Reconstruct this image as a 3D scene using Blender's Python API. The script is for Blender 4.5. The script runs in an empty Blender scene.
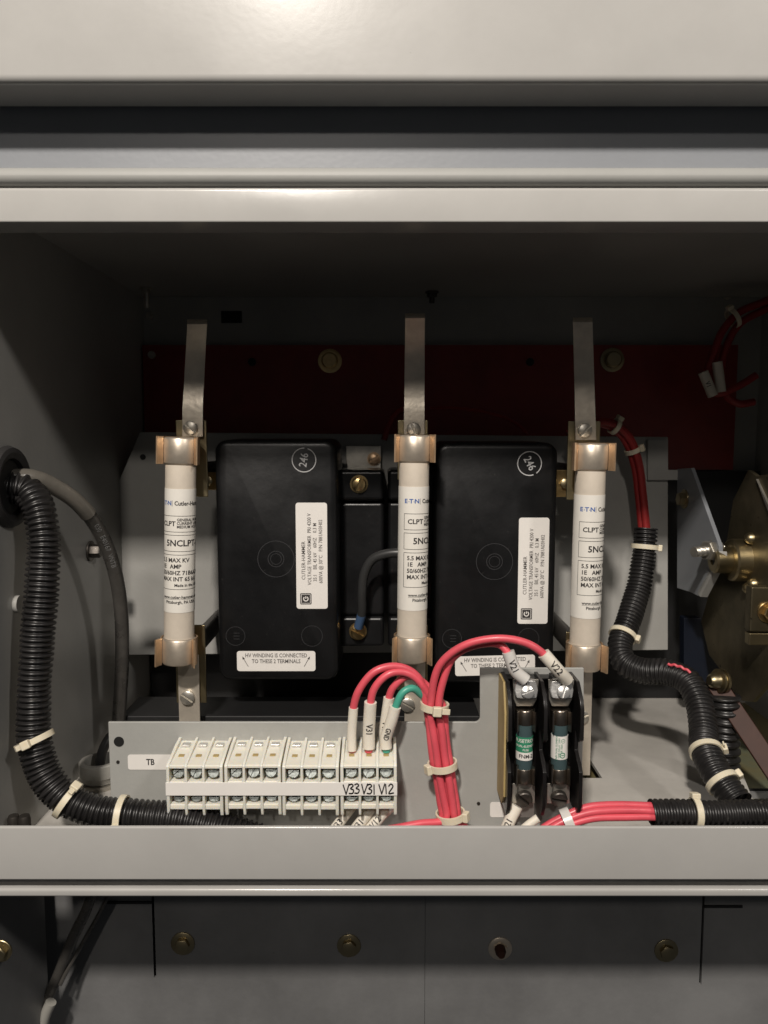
import bpy, math, random, bisect
from mathutils import Vector, Matrix
random.seed(7)
R = math.radians
SC = bpy.context.scene
COL = SC.collection

# ------------------------------------------------------------------ camera, world, lamps, exposure
PITCH = R(5.35)
FPX = 769.0
cam_d = bpy.data.cameras.new('camera')
cam = bpy.data.objects.new('camera', cam_d)
COL.objects.link(cam)
cam.location = (0, 0, 0)
cam.rotation_euler = (R(90) - PITCH, 0, 0)
cam_d.sensor_fit = 'VERTICAL'
cam_d.sensor_height = 34.6
cam_d.lens = 34.6 * FPX / 1024
cam_d.clip_start = 0.01
cam_d.clip_end = 50
cam_d.dof.use_dof = True
cam_d.dof.focus_distance = 0.575
cam_d.dof.aperture_fstop = 12
SC.camera = cam

W = bpy.data.worlds.new('World')
SC.world = W
W.use_nodes = True
bg = W.node_tree.nodes['Background']
bg.inputs[0].default_value = (0.95, 0.97, 1.0, 1)
bg.inputs[1].default_value = 0.035


def lamp(name, kind, loc, target, energy, color, size):
    d = bpy.data.lights.new(name, kind)
    o = bpy.data.objects.new(name, d)
    COL.objects.link(o)
    o.location = loc
    v = Vector(target) - Vector(loc)
    o.rotation_euler = v.to_track_quat('-Z', 'Y').to_euler()
    d.energy = energy
    d.color = color
    if kind == 'AREA':
        d.shape = 'RECTANGLE'
        d.size, d.size_y = size
    elif kind == 'SPOT':
        d.shadow_soft_size = size[0]
        d.spot_size = size[1]
        d.spot_blend = size[2]
    return o


# two ceiling fixtures of the room behind the photographer
lamp('room_lamp_far', 'SPOT', (-0.29, -1.8, 1.235), (0.0, 0.5, 0.0), 36, (1.0, 0.92, 0.83), (0.06, R(40), 0.6))
lamp('room_lamp_left', 'AREA', (-0.25, -0.70, 1.05), (0.0, 0.55, -0.2), 30, (1.0, 0.925, 0.84), (0.09, 0.09))
lamp('room_lamp_right', 'AREA', (0.95, -0.55, 0.95), (0.0, 0.55, -0.2), 6.0, (1.0, 0.94, 0.88), (0.12, 0.12))

SC.view_settings.view_transform = 'Standard'
SC.view_settings.look = 'None'
SC.view_settings.gamma = 1
SC.view_settings.exposure = 0.0
SC.render.engine = 'CYCLES'
SC.render.resolution_x, SC.render.resolution_y = 768, 1024


# ------------------------------------------------------------------ helpers: pixels to points
def ray(u, v):
    c, s = math.cos(PITCH), math.sin(PITCH)
    a, b = (u - 384) / FPX, (512 - v) / FPX
    return Vector((a, c + b * s, -s + b * c))


def P(u, v, Y):                       # point on the upright plane y = Y
    d = ray(u, v)
    return d * (Y / d.y)


def PX(u, v, X):                      # point on the side plane x = X
    d = ray(u, v)
    return d * (X / d.x)


def PZ(u, v, Z):                      # point on the level plane z = Z
    d = ray(u, v)
    return d * (Z / d.z)


# ------------------------------------------------------------------ materials
MATS = {}


def mat(name, col, rough=0.5, metal=0.0, bump=0.0, bscale=60.0, var=0.0, vscale=8.0, col2=None, coat=0.0,
        sss=0.0, rvar=0.0, spec=0.5, trans=0.0, stretch=None, alpha=1.0, detail=4.0, specks=None):
    m = bpy.data.materials.new(name)
    m.use_nodes = True
    nt = m.node_tree
    b = nt.nodes['Principled BSDF']
    b.inputs['Base Color'].default_value = (*col, 1)
    b.inputs['Roughness'].default_value = rough
    b.inputs['Metallic'].default_value = metal
    b.inputs['Specular IOR Level'].default_value = spec
    b.inputs['Coat Weight'].default_value = coat
    b.inputs['Coat Roughness'].default_value = 0.15
    b.inputs['Transmission Weight'].default_value = trans
    if sss:
        b.inputs['Subsurface Weight'].default_value = sss
        b.inputs['Subsurface Radius'].default_value = (1, 0.8, 0.55)
        b.inputs['Subsurface Scale'].default_value = 0.003
    tc = nt.nodes.new('ShaderNodeTexCoord')
    src = tc.outputs['Object']
    if stretch:
        mp = nt.nodes.new('ShaderNodeMapping')
        mp.inputs['Scale'].default_value = stretch
        nt.links.new(src, mp.inputs[0])
        src = mp.outputs[0]
    if var or col2:
        n = nt.nodes.new('ShaderNodeTexNoise')
        n.inputs['Scale'].default_value = vscale
        n.inputs['Detail'].default_value = 6
        n.inputs['Roughness'].default_value = 0.65
        nt.links.new(src, n.inputs['Vector'])
        rp = nt.nodes.new('ShaderNodeValToRGB')
        rp.color_ramp.elements[0].position = 0.35
        rp.color_ramp.elements[1].position = 0.68
        c2 = col2 if col2 else tuple(c * (1 - var) for c in col)
        rp.color_ramp.elements[0].color = (*c2, 1)
        rp.color_ramp.elements[1].color = (*[min(1, c * (1 + var * 0.5)) for c in col], 1)
        nt.links.new(n.outputs['Fac'], rp.inputs[0])
        nt.links.new(rp.outputs[0], b.inputs['Base Color'])
        if rvar:
            mr = nt.nodes.new('ShaderNodeMapRange')
            mr.inputs['To Min'].default_value = max(0.02, rough - rvar)
            mr.inputs['To Max'].default_value = rough + rvar
            nt.links.new(n.outputs['Fac'], mr.inputs['Value'])
            nt.links.new(mr.outputs[0], b.inputs['Roughness'])
    if bump:
        n2 = nt.nodes.new('ShaderNodeTexNoise')
        n2.inputs['Scale'].default_value = bscale
        n2.inputs['Detail'].default_value = detail
        nt.links.new(src, n2.inputs['Vector'])
        bp = nt.nodes.new('ShaderNodeBump')
        bp.inputs['Strength'].default_value = bump
        bp.inputs['Distance'].default_value = 0.001
        nt.links.new(n2.outputs['Fac'], bp.inputs['Height'])
        nt.links.new(bp.outputs[0], b.inputs['Normal'])
    if specks:                            # dust and small chips: thresholded fine noise over the base colour
        sc, th, c3 = specks
        n3 = nt.nodes.new('ShaderNodeTexNoise')
        n3.inputs['Scale'].default_value = sc
        n3.inputs['Detail'].default_value = 5
        n3.inputs['Roughness'].default_value = 0.7
        nt.links.new(tc.outputs['Object'], n3.inputs['Vector'])
        r3 = nt.nodes.new('ShaderNodeValToRGB')
        r3.color_ramp.elements[0].position = th
        r3.color_ramp.elements[1].position = min(1, th + 0.06)
        nt.links.new(n3.outputs['Fac'], r3.inputs[0])
        mx = nt.nodes.new('ShaderNodeMix')
        mx.data_type = 'RGBA'
        mx.inputs[7].default_value = (*c3, 1)
        nt.links.new(r3.outputs[0], mx.inputs[0])
        old = [l for l in nt.links if l.to_socket == b.inputs['Base Color']]
        if old:
            nt.links.new(old[0].from_socket, mx.inputs[6])
        else:
            mx.inputs[6].default_value = (*col, 1)
        nt.links.new(mx.outputs[2], b.inputs['Base Color'])
    MATS[name] = m
    return m


mat('paint', (0.42, 0.412, 0.395), 0.22, bump=0.028, bscale=230, var=0.07, vscale=7, rvar=0.10, detail=2, specks=(150, 0.735, (0.20, 0.19, 0.175)))
mat('paint_inside', (0.37, 0.365, 0.345), 0.34, bump=0.10, bscale=300, var=0.14, vscale=7, rvar=0.08, specks=(120, 0.72, (0.16, 0.155, 0.14)))
mat('paint_lower_shaded', (0.19, 0.19, 0.19), 0.42, bump=0.10, bscale=300, var=0.28, vscale=6, rvar=0.08, specks=(90, 0.69, (0.06, 0.058, 0.055)))  # cabinet grey darkened: a standing person's shadow is put into the colour
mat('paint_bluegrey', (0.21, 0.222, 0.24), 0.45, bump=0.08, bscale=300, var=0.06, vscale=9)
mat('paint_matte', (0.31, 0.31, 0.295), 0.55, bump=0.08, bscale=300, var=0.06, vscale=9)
mat('paint_floor', (0.48, 0.46, 0.425), 0.42, bump=0.12, bscale=200, var=0.14, vscale=14, rvar=0.08, specks=(140, 0.70, (0.17, 0.155, 0.13)))
mat('panel_paint', (0.36, 0.36, 0.34), 0.36, bump=0.10, bscale=320, var=0.08, vscale=18, rvar=0.06, specks=(170, 0.72, (0.16, 0.155, 0.14)))
mat('red_board', (0.24, 0.022, 0.018), 0.42, bump=0.2, bscale=90, var=0.2, vscale=18)
mat('black_board', (0.006, 0.006, 0.0065), 0.6, bump=0.1, bscale=120, var=0.2)
mat('phenolic', (0.0065, 0.0065, 0.007), 0.34, bump=0.10, bscale=150, var=0.35, vscale=22, rvar=0.12, specks=(260, 0.66, (0.026, 0.025, 0.023)))
mat('phenolic_mark', (0.030, 0.030, 0.032), 0.5)
mat('black_plastic', (0.010, 0.009, 0.009), 0.3, bump=0.05, bscale=150, var=0.2, vscale=40)
mat('loom', (0.017, 0.016, 0.016), 0.36, bump=0.05, bscale=200, var=0.4, vscale=40, rvar=0.12, specks=(130, 0.62, (0.045, 0.042, 0.038)))
mat('cable_black', (0.06, 0.056, 0.051), 0.28, bump=0.12, bscale=140, var=0.3, vscale=50, rvar=0.1)
mat('rubber', (0.018, 0.017, 0.017), 0.6, bump=0.1, bscale=120)
mat('tan_fibre', (0.42, 0.31, 0.13), 0.6, bump=0.1, bscale=300, var=0.15, vscale=40)
mat('tin', (0.70, 0.63, 0.53), 0.36, 0.62, bump=0.22, bscale=170, var=0.18, vscale=45, rvar=0.14)
mat('ferrule', (0.70, 0.61, 0.50), 0.40, 0.75, bump=0.10, bscale=200, var=0.14, vscale=50, rvar=0.10)
mat('copper', (0.62, 0.43, 0.27), 0.40, 0.75, bump=0.08, bscale=200, var=0.2, vscale=60, rvar=0.08)
mat('zinc', (0.58, 0.55, 0.49), 0.38, 0.85, bump=0.1, bscale=200, var=0.25, vscale=60, rvar=0.1)
mat('zinc_yellow', (0.42, 0.34, 0.20), 0.38, 1.0, bump=0.12, bscale=120, col2=(0.35, 0.30, 0.19), vscale=22, rvar=0.1)
mat('mechanism_metal', (0.22, 0.185, 0.12), 0.44, 0.9, bump=0.14, bscale=120, col2=(0.11, 0.095, 0.06), vscale=20, rvar=0.12, specks=(80, 0.62, (0.05, 0.04, 0.03)))
mat('brass', (0.72, 0.52, 0.25), 0.30, 1.0, bump=0.1, bscale=200, var=0.25, vscale=80, rvar=0.1)
mat('chrome', (0.80, 0.79, 0.77), 0.26, 0.8, bump=0.35, bscale=120, var=0.1)
mat('cap_metal', (0.36, 0.31, 0.26), 0.30, 1.0, bump=0.1, bscale=200, var=0.2, vscale=60, rvar=0.08)
mat('copper_bar', (0.050, 0.020, 0.013), 0.55, 0.0, spec=0.25, bump=0.1, bscale=120, var=0.2, vscale=40)
mat('dark_metal', (0.10, 0.09, 0.08), 0.4, 0.8, bump=0.1, bscale=150, var=0.3, vscale=60)
mat('screw_metal', (0.25, 0.27, 0.26), 0.34, 1.0, bump=0.15, bscale=250, var=0.3, vscale=120)
mat('fuse_tube', (0.62, 0.55, 0.46), 0.5, bump=0.12, bscale=180, var=0.12, vscale=30, rvar=0.08, specks=(190, 0.70, (0.30, 0.25, 0.19)))
mat('label_white', (0.78, 0.75, 0.71), 0.42, var=0.03, vscale=30)
mat('label_fuse', (0.76, 0.73, 0.67), 0.45, var=0.06, vscale=40, specks=(210, 0.74, (0.42, 0.37, 0.30)))
mat('ink', (0.025, 0.022, 0.022), 0.6)
mat('ink_soft', (0.12, 0.11, 0.105), 0.6)
mat('ink_blue', (0.05, 0.12, 0.36), 0.6)
mat('ink_white', (0.50, 0.50, 0.50), 0.6)
mat('ink_grey', (0.20, 0.20, 0.20), 0.6)
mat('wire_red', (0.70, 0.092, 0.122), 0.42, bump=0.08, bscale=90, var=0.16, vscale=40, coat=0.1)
mat('wire_red_shaded', (0.30, 0.022, 0.022), 0.42, var=0.1, vscale=40)  # darker copy of the red insulation, with the recess shade in its colour
mat('wire_green', (0.06, 0.33, 0.24), 0.4, bump=0.06, bscale=120, var=0.10, vscale=40)
mat('wire_grey', (0.036, 0.036, 0.036), 0.38, bump=0.06, bscale=120, var=0.1, vscale=40)
mat('sleeve', (0.74, 0.69, 0.60), 0.45, bump=0.06, bscale=140, var=0.05, vscale=60, sss=0.15)
mat('sleeve_clear', (0.62, 0.60, 0.57), 0.25, var=0.05, vscale=60, sss=0.1)
mat('nylon', (0.70, 0.63, 0.48), 0.42, bump=0.05, bscale=160, var=0.06, vscale=60, sss=0.25)
mat('block_nylon', (0.78, 0.75, 0.66), 0.34, bump=0.05, bscale=200, var=0.07, vscale=40, sss=0.7)
mat('grey_plastic', (0.34, 0.33, 0.30), 0.45, bump=0.05, bscale=150, var=0.08)
mat('blue_sleeve', (0.06, 0.11, 0.21), 0.4)
mat('blue_paint', (0.006, 0.009, 0.018), 0.4, bump=0.1, bscale=200, var=0.1)
mat('fuse_green', (0.03, 0.22, 0.12), 0.45)
mat('fuse_body', (0.045, 0.075, 0.08), 0.45, var=0.1, vscale=60)
mat('green_glass', (0.10, 0.12, 0.085), 0.25, var=0.5, vscale=9, col2=(0.20, 0.14, 0.05), coat=0.3)
mat('hole_black', (0.004, 0.004, 0.004), 0.7)
M = MATS


# ------------------------------------------------------------------ geometry collector
class G:
    def __init__(s):
        s.v, s.f = [], []

    def add(s, vs, fs):
        n = len(s.v)
        s.v += [Vector(p) for p in vs]
        s.f += [tuple(i + n for i in f) for f in fs]
        return s

    def box(s, a, b):
        x0, x1 = sorted((a[0], b[0])); y0, y1 = sorted((a[1], b[1])); z0, z1 = sorted((a[2], b[2]))
        return s.add([(x0, y0, z0), (x1, y0, z0), (x1, y1, z0), (x0, y1, z0), (x0, y0, z1), (x1, y0, z1), (x1, y1, z1), (x0, y1, z1)],
                     [(0, 3, 2, 1), (4, 5, 6, 7), (0, 1, 5, 4), (1, 2, 6, 5), (2, 3, 7, 6), (3, 0, 4, 7)])

    def prism(s, poly, vec):              # a polygon pushed along vec
        vec = Vector(vec)
        n = len(poly)
        vs = [Vector(p) for p in poly] + [Vector(p) + vec for p in poly]
        return s.add(vs, [tuple(range(n - 1, -1, -1)), tuple(range(n, 2 * n))] +
                     [(i, (i + 1) % n, n + (i + 1) % n, n + i) for i in range(n)])

    def lathe(s, prof, org=(0, 0, 0), axis=(0, 0, 1), n=24, cap=True):   # prof: (radius, height)
        ax = Vector(axis).normalized()
        q = ax.to_track_quat('Z', 'Y')
        vs, fs = [], []
        for r, h in prof:
            for k in range(n):
                a = 2 * math.pi * k / n
                vs.append(Vector(org) + q @ Vector((r * math.cos(a), r * math.sin(a), h)))
        m = len(prof)
        for j in range(m - 1):
            for k in range(n):
                k2 = (k + 1) % n
                fs.append((j * n + k, j * n + k2, (j + 1) * n + k2, (j + 1) * n + k))
        if cap:
            fs.append(tuple(range(n - 1, -1, -1)))
            fs.append(tuple((m - 1) * n + k for k in range(n)))
        return s.add(vs, fs)

    def sweep(s, pts, r, n=12, cap=True, flat=None):
        pts = [Vector(p) for p in pts]
        m = len(pts)
        t = [(pts[min(i + 1, m - 1)] - pts[max(i - 1, 0)]).normalized() for i in range(m)]
        up = Vector((0, -1, 0)) if abs(t[0].y) < 0.9 else Vector((0, 0, 1))
        nrm = (up - t[0] * up.dot(t[0])).normalized()
        vs, fs, L = [], [], 0.0
        for i in range(m):
            if i:
                L += (pts[i] - pts[i - 1]).length
                nrm = (nrm - t[i] * nrm.dot(t[i])).normalized()
            bn = t[i].cross(nrm)
            for k in range(n):
                a = 2 * math.pi * k / n
                rr = r(L, a) if callable(r) else r
                vs.append(pts[i] + nrm * (math.cos(a) * rr * (flat or 1)) + bn * (math.sin(a) * rr))
        for i in range(m - 1):
            for k in range(n):
                k2 = (k + 1) % n
                fs.append((i * n + k, i * n + k2, (i + 1) * n + k2, (i + 1) * n + k))
        if cap:
            fs.append(tuple(range(n - 1, -1, -1)))
            fs.append(tuple((m - 1) * n + k for k in range(n)))
        return s.add(vs, fs)

    def xf(s, mtx):
        s.v = [mtx @ p for p in s.v]
        return s

    def merge(s, o):
        return s.add(o.v, o.f)


def spline(ctrl, step=0.0015):           # Catmull-Rom through the points, evenly resampled
    c = [Vector(p) for p in ctrl]
    c = [c[0] * 2 - c[1]] + c + [c[-1] * 2 - c[-2]]
    raw = []
    for i in range(1, len(c) - 2):
        p0, p1, p2, p3 = c[i - 1:i + 3]
        for k in range(24):
            t = k / 24
            raw.append(0.5 * ((2 * p1) + (p2 - p0) * t + (2 * p0 - 5 * p1 + 4 * p2 - p3) * t * t + (3 * p1 - p0 - 3 * p2 + p3) * t ** 3))
    raw.append(c[-2])
    out, need = [raw[0]], step
    for a, b in zip(raw, raw[1:]):
        d = (b - a).length
        pos = 0.0
        while d - pos >= need:
            pos += need
            out.append(a.lerp(b, pos / d))
            need = step
        need -= d - pos
    out.append(raw[-1])
    return out


def link(o, parent=None):
    COL.objects.link(o)
    if parent is not None:
        o.parent = parent
    return o


def world_origin(o):
    t = Vector((0, 0, 0))
    while o is not None:
        t += o.location
        o = o.parent
    return t


def obj(name, g, material, parent=None, bevel=0.0, seg=2, angle=38, local=False, origin=None, kind=None, label=None):
    """one mesh object; geometry in world space unless local, then in the parent's space"""
    me = bpy.data.meshes.new(name)
    off = Vector((0, 0, 0))
    if not local:
        off = world_origin(parent)
        if parent is None and origin is not None:
            off = Vector(origin)
    me.from_pydata([tuple(p - off) for p in g.v], [], g.f)
    me.validate()
    me.update()
    me.shade_smooth()
    me.set_sharp_from_angle(angle=R(angle))
    me.materials.append(M[material])
    o = bpy.data.objects.new(name, me)
    link(o, parent)
    if parent is None and origin is not None:
        o.location = off
    if bevel:
        b = o.modifiers.new('bevel', 'BEVEL')
        b.width = bevel
        b.segments = seg
        b.limit_method = 'ANGLE'
        b.angle_limit = R(40)
        b.harden_normals = True
    if kind:
        o['kind'] = kind
    if label:
        o['label'] = label
    return o


def tag(o, label, cat, group=None):
    o['label'] = label
    o['category'] = cat
    if group:
        o['group'] = group
    return o


def thing(name, loc, label, cat, group=None):
    o = bpy.data.objects.new(name, None)
    o.empty_display_size = 0.01
    link(o)
    o.location = loc
    return tag(o, label, cat, group)


def copy_tree(o, parent=None):
    c = o.copy()
    COL.objects.link(c)
    c.parent = parent
    for ch in list(o.children):
        copy_tree(ch, c)
    return c


# ------------------------------------------------------------------ lettering
def glyphs(text, size, align='LEFT', bold=0.0, sx=1.0):
    cu = bpy.data.curves.new('lettering', 'FONT')
    cu.body = text
    cu.size = size
    cu.align_x = align
    cu.align_y = 'CENTER'
    cu.offset = bold * size
    cu.resolution_u = 2
    o = bpy.data.objects.new('lettering', cu)
    COL.objects.link(o)
    dg = bpy.context.evaluated_depsgraph_get()
    me = bpy.data.meshes.new_from_object(o.evaluated_get(dg))
    g = G()
    g.add([(v.co.x * sx, v.co.y, 0) for v in me.vertices], [tuple(p.vertices) for p in me.polygons])
    bpy.data.objects.remove(o)
    bpy.data.curves.remove(cu)
    bpy.data.meshes.remove(me)
    return g


def lines2d(rows, bold=0.0):             # rows: (text, x, y, size, align, xscale)
    g = G()
    for t, x, y, sz, al, sx in rows:
        k = glyphs(t, sz, al, bold, sx)
        k.xf(Matrix.Translation((x, y, 0)))
        g.merge(k)
    return g


def refine(g, m):                        # split triangles until no edge is longer than m, for print on round things
    out = G()
    todo = []
    for f in g.f:
        for k in range(1, len(f) - 1):
            todo.append((g.v[f[0]], g.v[f[k]], g.v[f[k + 1]]))
    while todo:
        a, b, c = todo.pop()
        e = [((a - b).length, 0), ((b - c).length, 1), ((c - a).length, 2)]
        L, i = max(e)
        if L <= m:
            out.add((a, b, c), [(0, 1, 2)])
            continue
        p, q, r = ((a, b, c), (b, c, a), (c, a, b))[i]
        h = (p + q) / 2
        todo += [(p, h, r), (h, q, r)]
    return out


def bar2d(g, x0, y0, x1, y1, w):         # a thin straight printed line
    a, b = Vector((x0, y0, 0)), Vector((x1, y1, 0))
    d = (b - a).normalized()
    n = Vector((-d.y, d.x, 0)) * (w / 2)
    return g.add([a - n, b - n, b + n, a + n], [(0, 1, 2, 3)])


def ring2d(g, cx, cy, r, w, n=32, a0=0, a1=360):
    vs, fs = [], []
    for k in range(n + 1):
        a = R(a0 + (a1 - a0) * k / n)
        for rr in (r - w / 2, r + w / 2):
            vs.append((cx + rr * math.cos(a), cy + rr * math.sin(a), 0))
    for k in range(n):
        fs.append((2 * k, 2 * k + 1, 2 * k + 3, 2 * k + 2))
    return g.add(vs, fs)


STROKES = {'V': [[(0, 1), (.32, 0), (.75, 1.05)]],
           '3': [[(.05, .92), (.35, 1.02), (.55, .82), (.22, .56), (.58, .38), (.42, .05), (0, .06)]],
           '1': [[(.15, .98), (.2, 0)]],
           '2': [[(.02, .78), (.3, 1), (.55, .72), (.02, .04), (.62, .06)]]}


def handwriting(word, size, gap=0.82):
    g = G()
    x = 0
    for ch in word:
        for st in STROKES[ch]:
            pts = spline([(x + p[0] * size, p[1] * size, 0) for p in st], size * 0.08) if ch in '32' else \
                [Vector((x + p[0] * size, p[1] * size, 0)) for p in st]
            for a, b in zip(pts, pts[1:]):
                d = (b - a)
                if d.length < 1e-6:
                    continue
                e = d.normalized() * size * 0.04
                bar2d(g, a.x - e.x, a.y - e.y, b.x + e.x, b.y + e.y, size * 0.15)
        x += size * (gap if ch != '1' else 0.5)
    return g


def face_matrix(org, xdir, ydir):        # 2D print laid on a plane
    x = Vector(xdir).normalized()
    y = Vector(ydir).normalized()
    z = x.cross(y)
    m = Matrix((x, y, z)).transposed().to_4x4()
    m.translation = Vector(org)
    return m


def round_rect(w, h, r, n=5):
    pts = []
    for cx, cy, a0 in ((w / 2 - r, h / 2 - r, 0), (-w / 2 + r, h / 2 - r, 90), (-w / 2 + r, -h / 2 + r, 180), (w / 2 - r, -h / 2 + r, 270)):
        for k in range(n + 1):
            a = R(a0 + 90 * k / n)
            pts.append((cx + r * math.cos(a), cy + r * math.sin(a), 0))
    return pts


# ------------------------------------------------------------------ small hardware (local or world geometry)
def slot_screw(org, axis, r, h, slot_deg, washer=0.0):
    """slotted head: a low disc with two half discs standing on it; axis points out of the head"""
    g = G()
    w = r * 0.17
    z0 = 0.0
    if washer:
        g.lathe([(washer, 0), (washer, 0.0010), (r * 0.8, 0.0011)], n=24)
        z0 = 0.0010
    g.lathe([(r, z0), (r, z0 + h * 0.55)], n=24)
    for sgn in (1, -1):
        a0 = math.asin(w / r)
        arc = [(r * math.cos(a0 + (math.pi - 2 * a0) * k / 10), sgn * r * math.sin(a0 + (math.pi - 2 * a0) * k / 10)) for k in range(11)]
        if sgn < 0:
            arc = arc[::-1]
        top = [(x * 0.86, sgn * w + (y - sgn * w) * 0.86) for x, y in arc]
        n = len(arc)
        vs = [(x, y, z0 + h * 0.5) for x, y in arc] + [(x, y, z0 + h * 0.85) for x, y in arc] + [(x, y, z0 + h) for x, y in top]
        fs = [tuple(range(2 * n, 3 * n))]
        for j in range(2):
            for k in range(n):
                k2 = (k + 1) % n
                fs.append((j * n + k, j * n + k2, (j + 1) * n + k2, (j + 1) * n + k))
        g.add(vs, fs)
    q = Vector(axis).normalized().to_track_quat('Z', 'Y').to_matrix().to_4x4()
    g.xf(Matrix.Translation(Vector(org)) @ q @ Matrix.Rotation(R(slot_deg), 4, 'Z'))
    return g


def hex_bolt(org, axis, r, h, washer=0.0, turn=0, shank=0.0):
    g = G()
    z0 = 0.0
    if washer:
        g.lathe([(washer * 0.97, 0), (washer, 0.0003), (washer, 0.0013), (washer * 0.96, 0.0016)], n=28)
        z0 = 0.0016
    g.lathe([(r, z0), (r, z0 + h * 0.88), (r * 0.88, z0 + h)], n=6)
    if shank:
        g.lathe([(r * 0.55, z0 + h), (r * 0.55, z0 + h + shank * 0.9), (r * 0.45, z0 + h + shank)], n=16)
    q = Vector(axis).normalized().to_track_quat('Z', 'Y').to_matrix().to_4x4()
    return g.xf(Matrix.Translation(Vector(org)) @ q @ Matrix.Rotation(R(turn), 4, 'Z'))


FRONT = (0, -1, 0)


# ================================================================== THE COMPARTMENT (setting)
YB = 0.83
YF = 0.47
ZC = P(384, 297, YB).z
XL = P(143, 297, YB).x
XR = 0.40
ZF = -0.280
T = 0.003
obj('wall_back', G().box((XL, YB, ZF - 0.02), (XR, YB + T, ZC)), 'paint_inside', kind='structure')
obj('wall_left', G().box((XL - T, YF + 0.006, ZF - 0.02), (XL, YB + T, ZC)), 'paint_inside', kind='structure')
obj('wall_right', G().box((XR, YF + 0.006, ZF - 0.12), (XR + T, YB + T, ZC)), 'paint_inside', kind='structure')
obj('ceiling', G().box((XL - T, YF + 0.006, ZC), (XR + T, YB + T, ZC + T)), 'paint_inside', kind='structure')
# floor pan with a rectangular cut-out
h0, h1 = PZ(583, 778, ZF), PZ(603, 719, ZF)
hx0, hx1, hy0, hy1 = h0.x + 0.0, h0.x + 0.016, h0.y, h1.y
fx = 0.262
g = G()
fl_y0, fl_y1 = YF + 0.003, YB
pf = [(XL, fl_y0), (hx0, fl_y0), (hx1, fl_y0), (fx - 0.012, fl_y0)]
g.prism([(XL, fl_y0, ZF), (hx0, fl_y0, ZF), (hx0, fl_y1, ZF), (XL, fl_y1, ZF)], (0, 0, -T))
g.prism([(hx0, fl_y0, ZF), (hx1, fl_y0, ZF), (hx1, hy0, ZF), (hx0, hy0, ZF)], (0, 0, -T))
g.prism([(hx0, hy1, ZF), (hx1, hy1, ZF), (hx1, fl_y1, ZF), (hx0, fl_y1, ZF)], (0, 0, -T))
g.prism([(hx1, fl_y0, ZF), (fx - 0.004, fl_y0, ZF), (0.362, fl_y1, ZF), (hx1, fl_y1, ZF)], (0, 0, -T))
obj('floor', g, 'paint_floor', kind='structure')
obj('floor_recess', G().box((hx0 - 0.01, hy0 - 0.01, ZF - 0.016), (hx1 + 0.01, hy1 + 0.01, ZF - 0.013)), 'green_glass', kind='structure')
obj('floor_well', G().box((0.20, YF + 0.024, ZF - 0.012), (XR, YB, ZF - 0.010)), 'green_glass', kind='structure')

# ---- upper door, header and lip
def extrude_x(prof, x0, x1):
    return G().prism([(x0, y, z) for y, z in prof], (x1 - x0, 0, 0))


def rounded(prof, rads, n=6):
    out = []
    m = len(prof)
    for i, p in enumerate(prof):
        r = rads[i]
        if r <= 0:
            out.append(p)
            continue
        p = Vector(p); a = (Vector(prof[i - 1]) - p); b = (Vector(prof[(i + 1) % m]) - p)
        a.normalize(); b.normalize()
        half = a.angle(b) / 2
        d = r / math.tan(half)
        c = p + (a + b).normalized() * (r / math.sin(half))
        s0, s1 = p + a * d - c, p + b * d - c
        ang = s0.angle_signed(s1) if False else math.atan2(s0.x * s1.y - s0.y * s1.x, s0.dot(s1))
        for k in range(n + 1):
            t = ang * k / n
            out.append((c.x + s0.x * math.cos(t) - s0.y * math.sin(t), c.y + s0.x * math.sin(t) + s0.y * math.cos(t)))
    return out


X0, X1 = -0.52, 0.62
yd = 0.425
zd = P(384, 82, yd).z
ydb = PZ(384, 107, zd).y
o = obj('upper_door', extrude_x(rounded([(yd, zd), (ydb, zd), (ydb, zd + 0.30), (yd, zd + 0.30)], [0.004, 0.001, 0, 0]), X0, X1), 'paint', angle=30)
tag(o, 'glossy grey painted door panel filling the top of the picture', 'door')
yh = 0.4575
zh0 = P(384, 166, yh).z
hd = thing('header_channel', (0, yh, zh0), 'grey shadowed header channel with rolled edge between upper door and bright lip', 'frame')
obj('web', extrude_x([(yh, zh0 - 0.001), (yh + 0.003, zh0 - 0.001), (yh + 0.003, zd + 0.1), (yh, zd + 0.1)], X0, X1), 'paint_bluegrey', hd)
yr = 0.4520
za, zb = P(384, 165, yr).z, P(384, 183.5, yr).z
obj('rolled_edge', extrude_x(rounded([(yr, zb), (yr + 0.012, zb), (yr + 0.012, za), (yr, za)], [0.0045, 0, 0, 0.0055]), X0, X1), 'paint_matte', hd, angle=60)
yl = 0.4535
zt, zb = P(384, 187, yl).z, P(384, 222, yl).z
o = obj('opening_lip', extrude_x(rounded([(yl, zb), (yl + 0.0235, zb), (yl + 0.0235, zt), (yl, zt)], [0.0008, 0.0005, 0.0005, 0.0022]), X0, X1), 'paint', angle=50)
tag(o, 'bright beige grey lip along the top of the open compartment', 'frame')

# ---- bottom rail and the compartment below
zt, zb = P(384, 827, YF).z, P(384, 880, YF).z
o = obj('front_rail', extrude_x(rounded([(YF, zb), (YF + 0.0024, zb), (YF + 0.0024, zt), (YF, zt)], [0.0010, 0, 0.0006, 0.0012]), X0, X1), 'paint', angle=50)
tag(o, 'wide grey painted rail across the bottom of the open compartment', 'rail')
y2 = 0.474
zt2, zb2 = P(384, 889, y2).z, P(384, 897, y2).z
o = obj('lower_flange', extrude_x(rounded([(y2, zb2), (y2 + 0.02, zb2), (y2 + 0.02, zt2), (y2, zt2)], [0.0015, 0, 0, 0.002]), X0, X1), 'paint', angle=50)
tag(o, 'thin light grey flange just under the wide front rail', 'frame')
obj('rail_gap', G().box((X0, YF + 0.012, zb2), (X1, YF + 0.016, zb + 0.002)), 'paint_lower_shaded', kind='structure')

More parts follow.
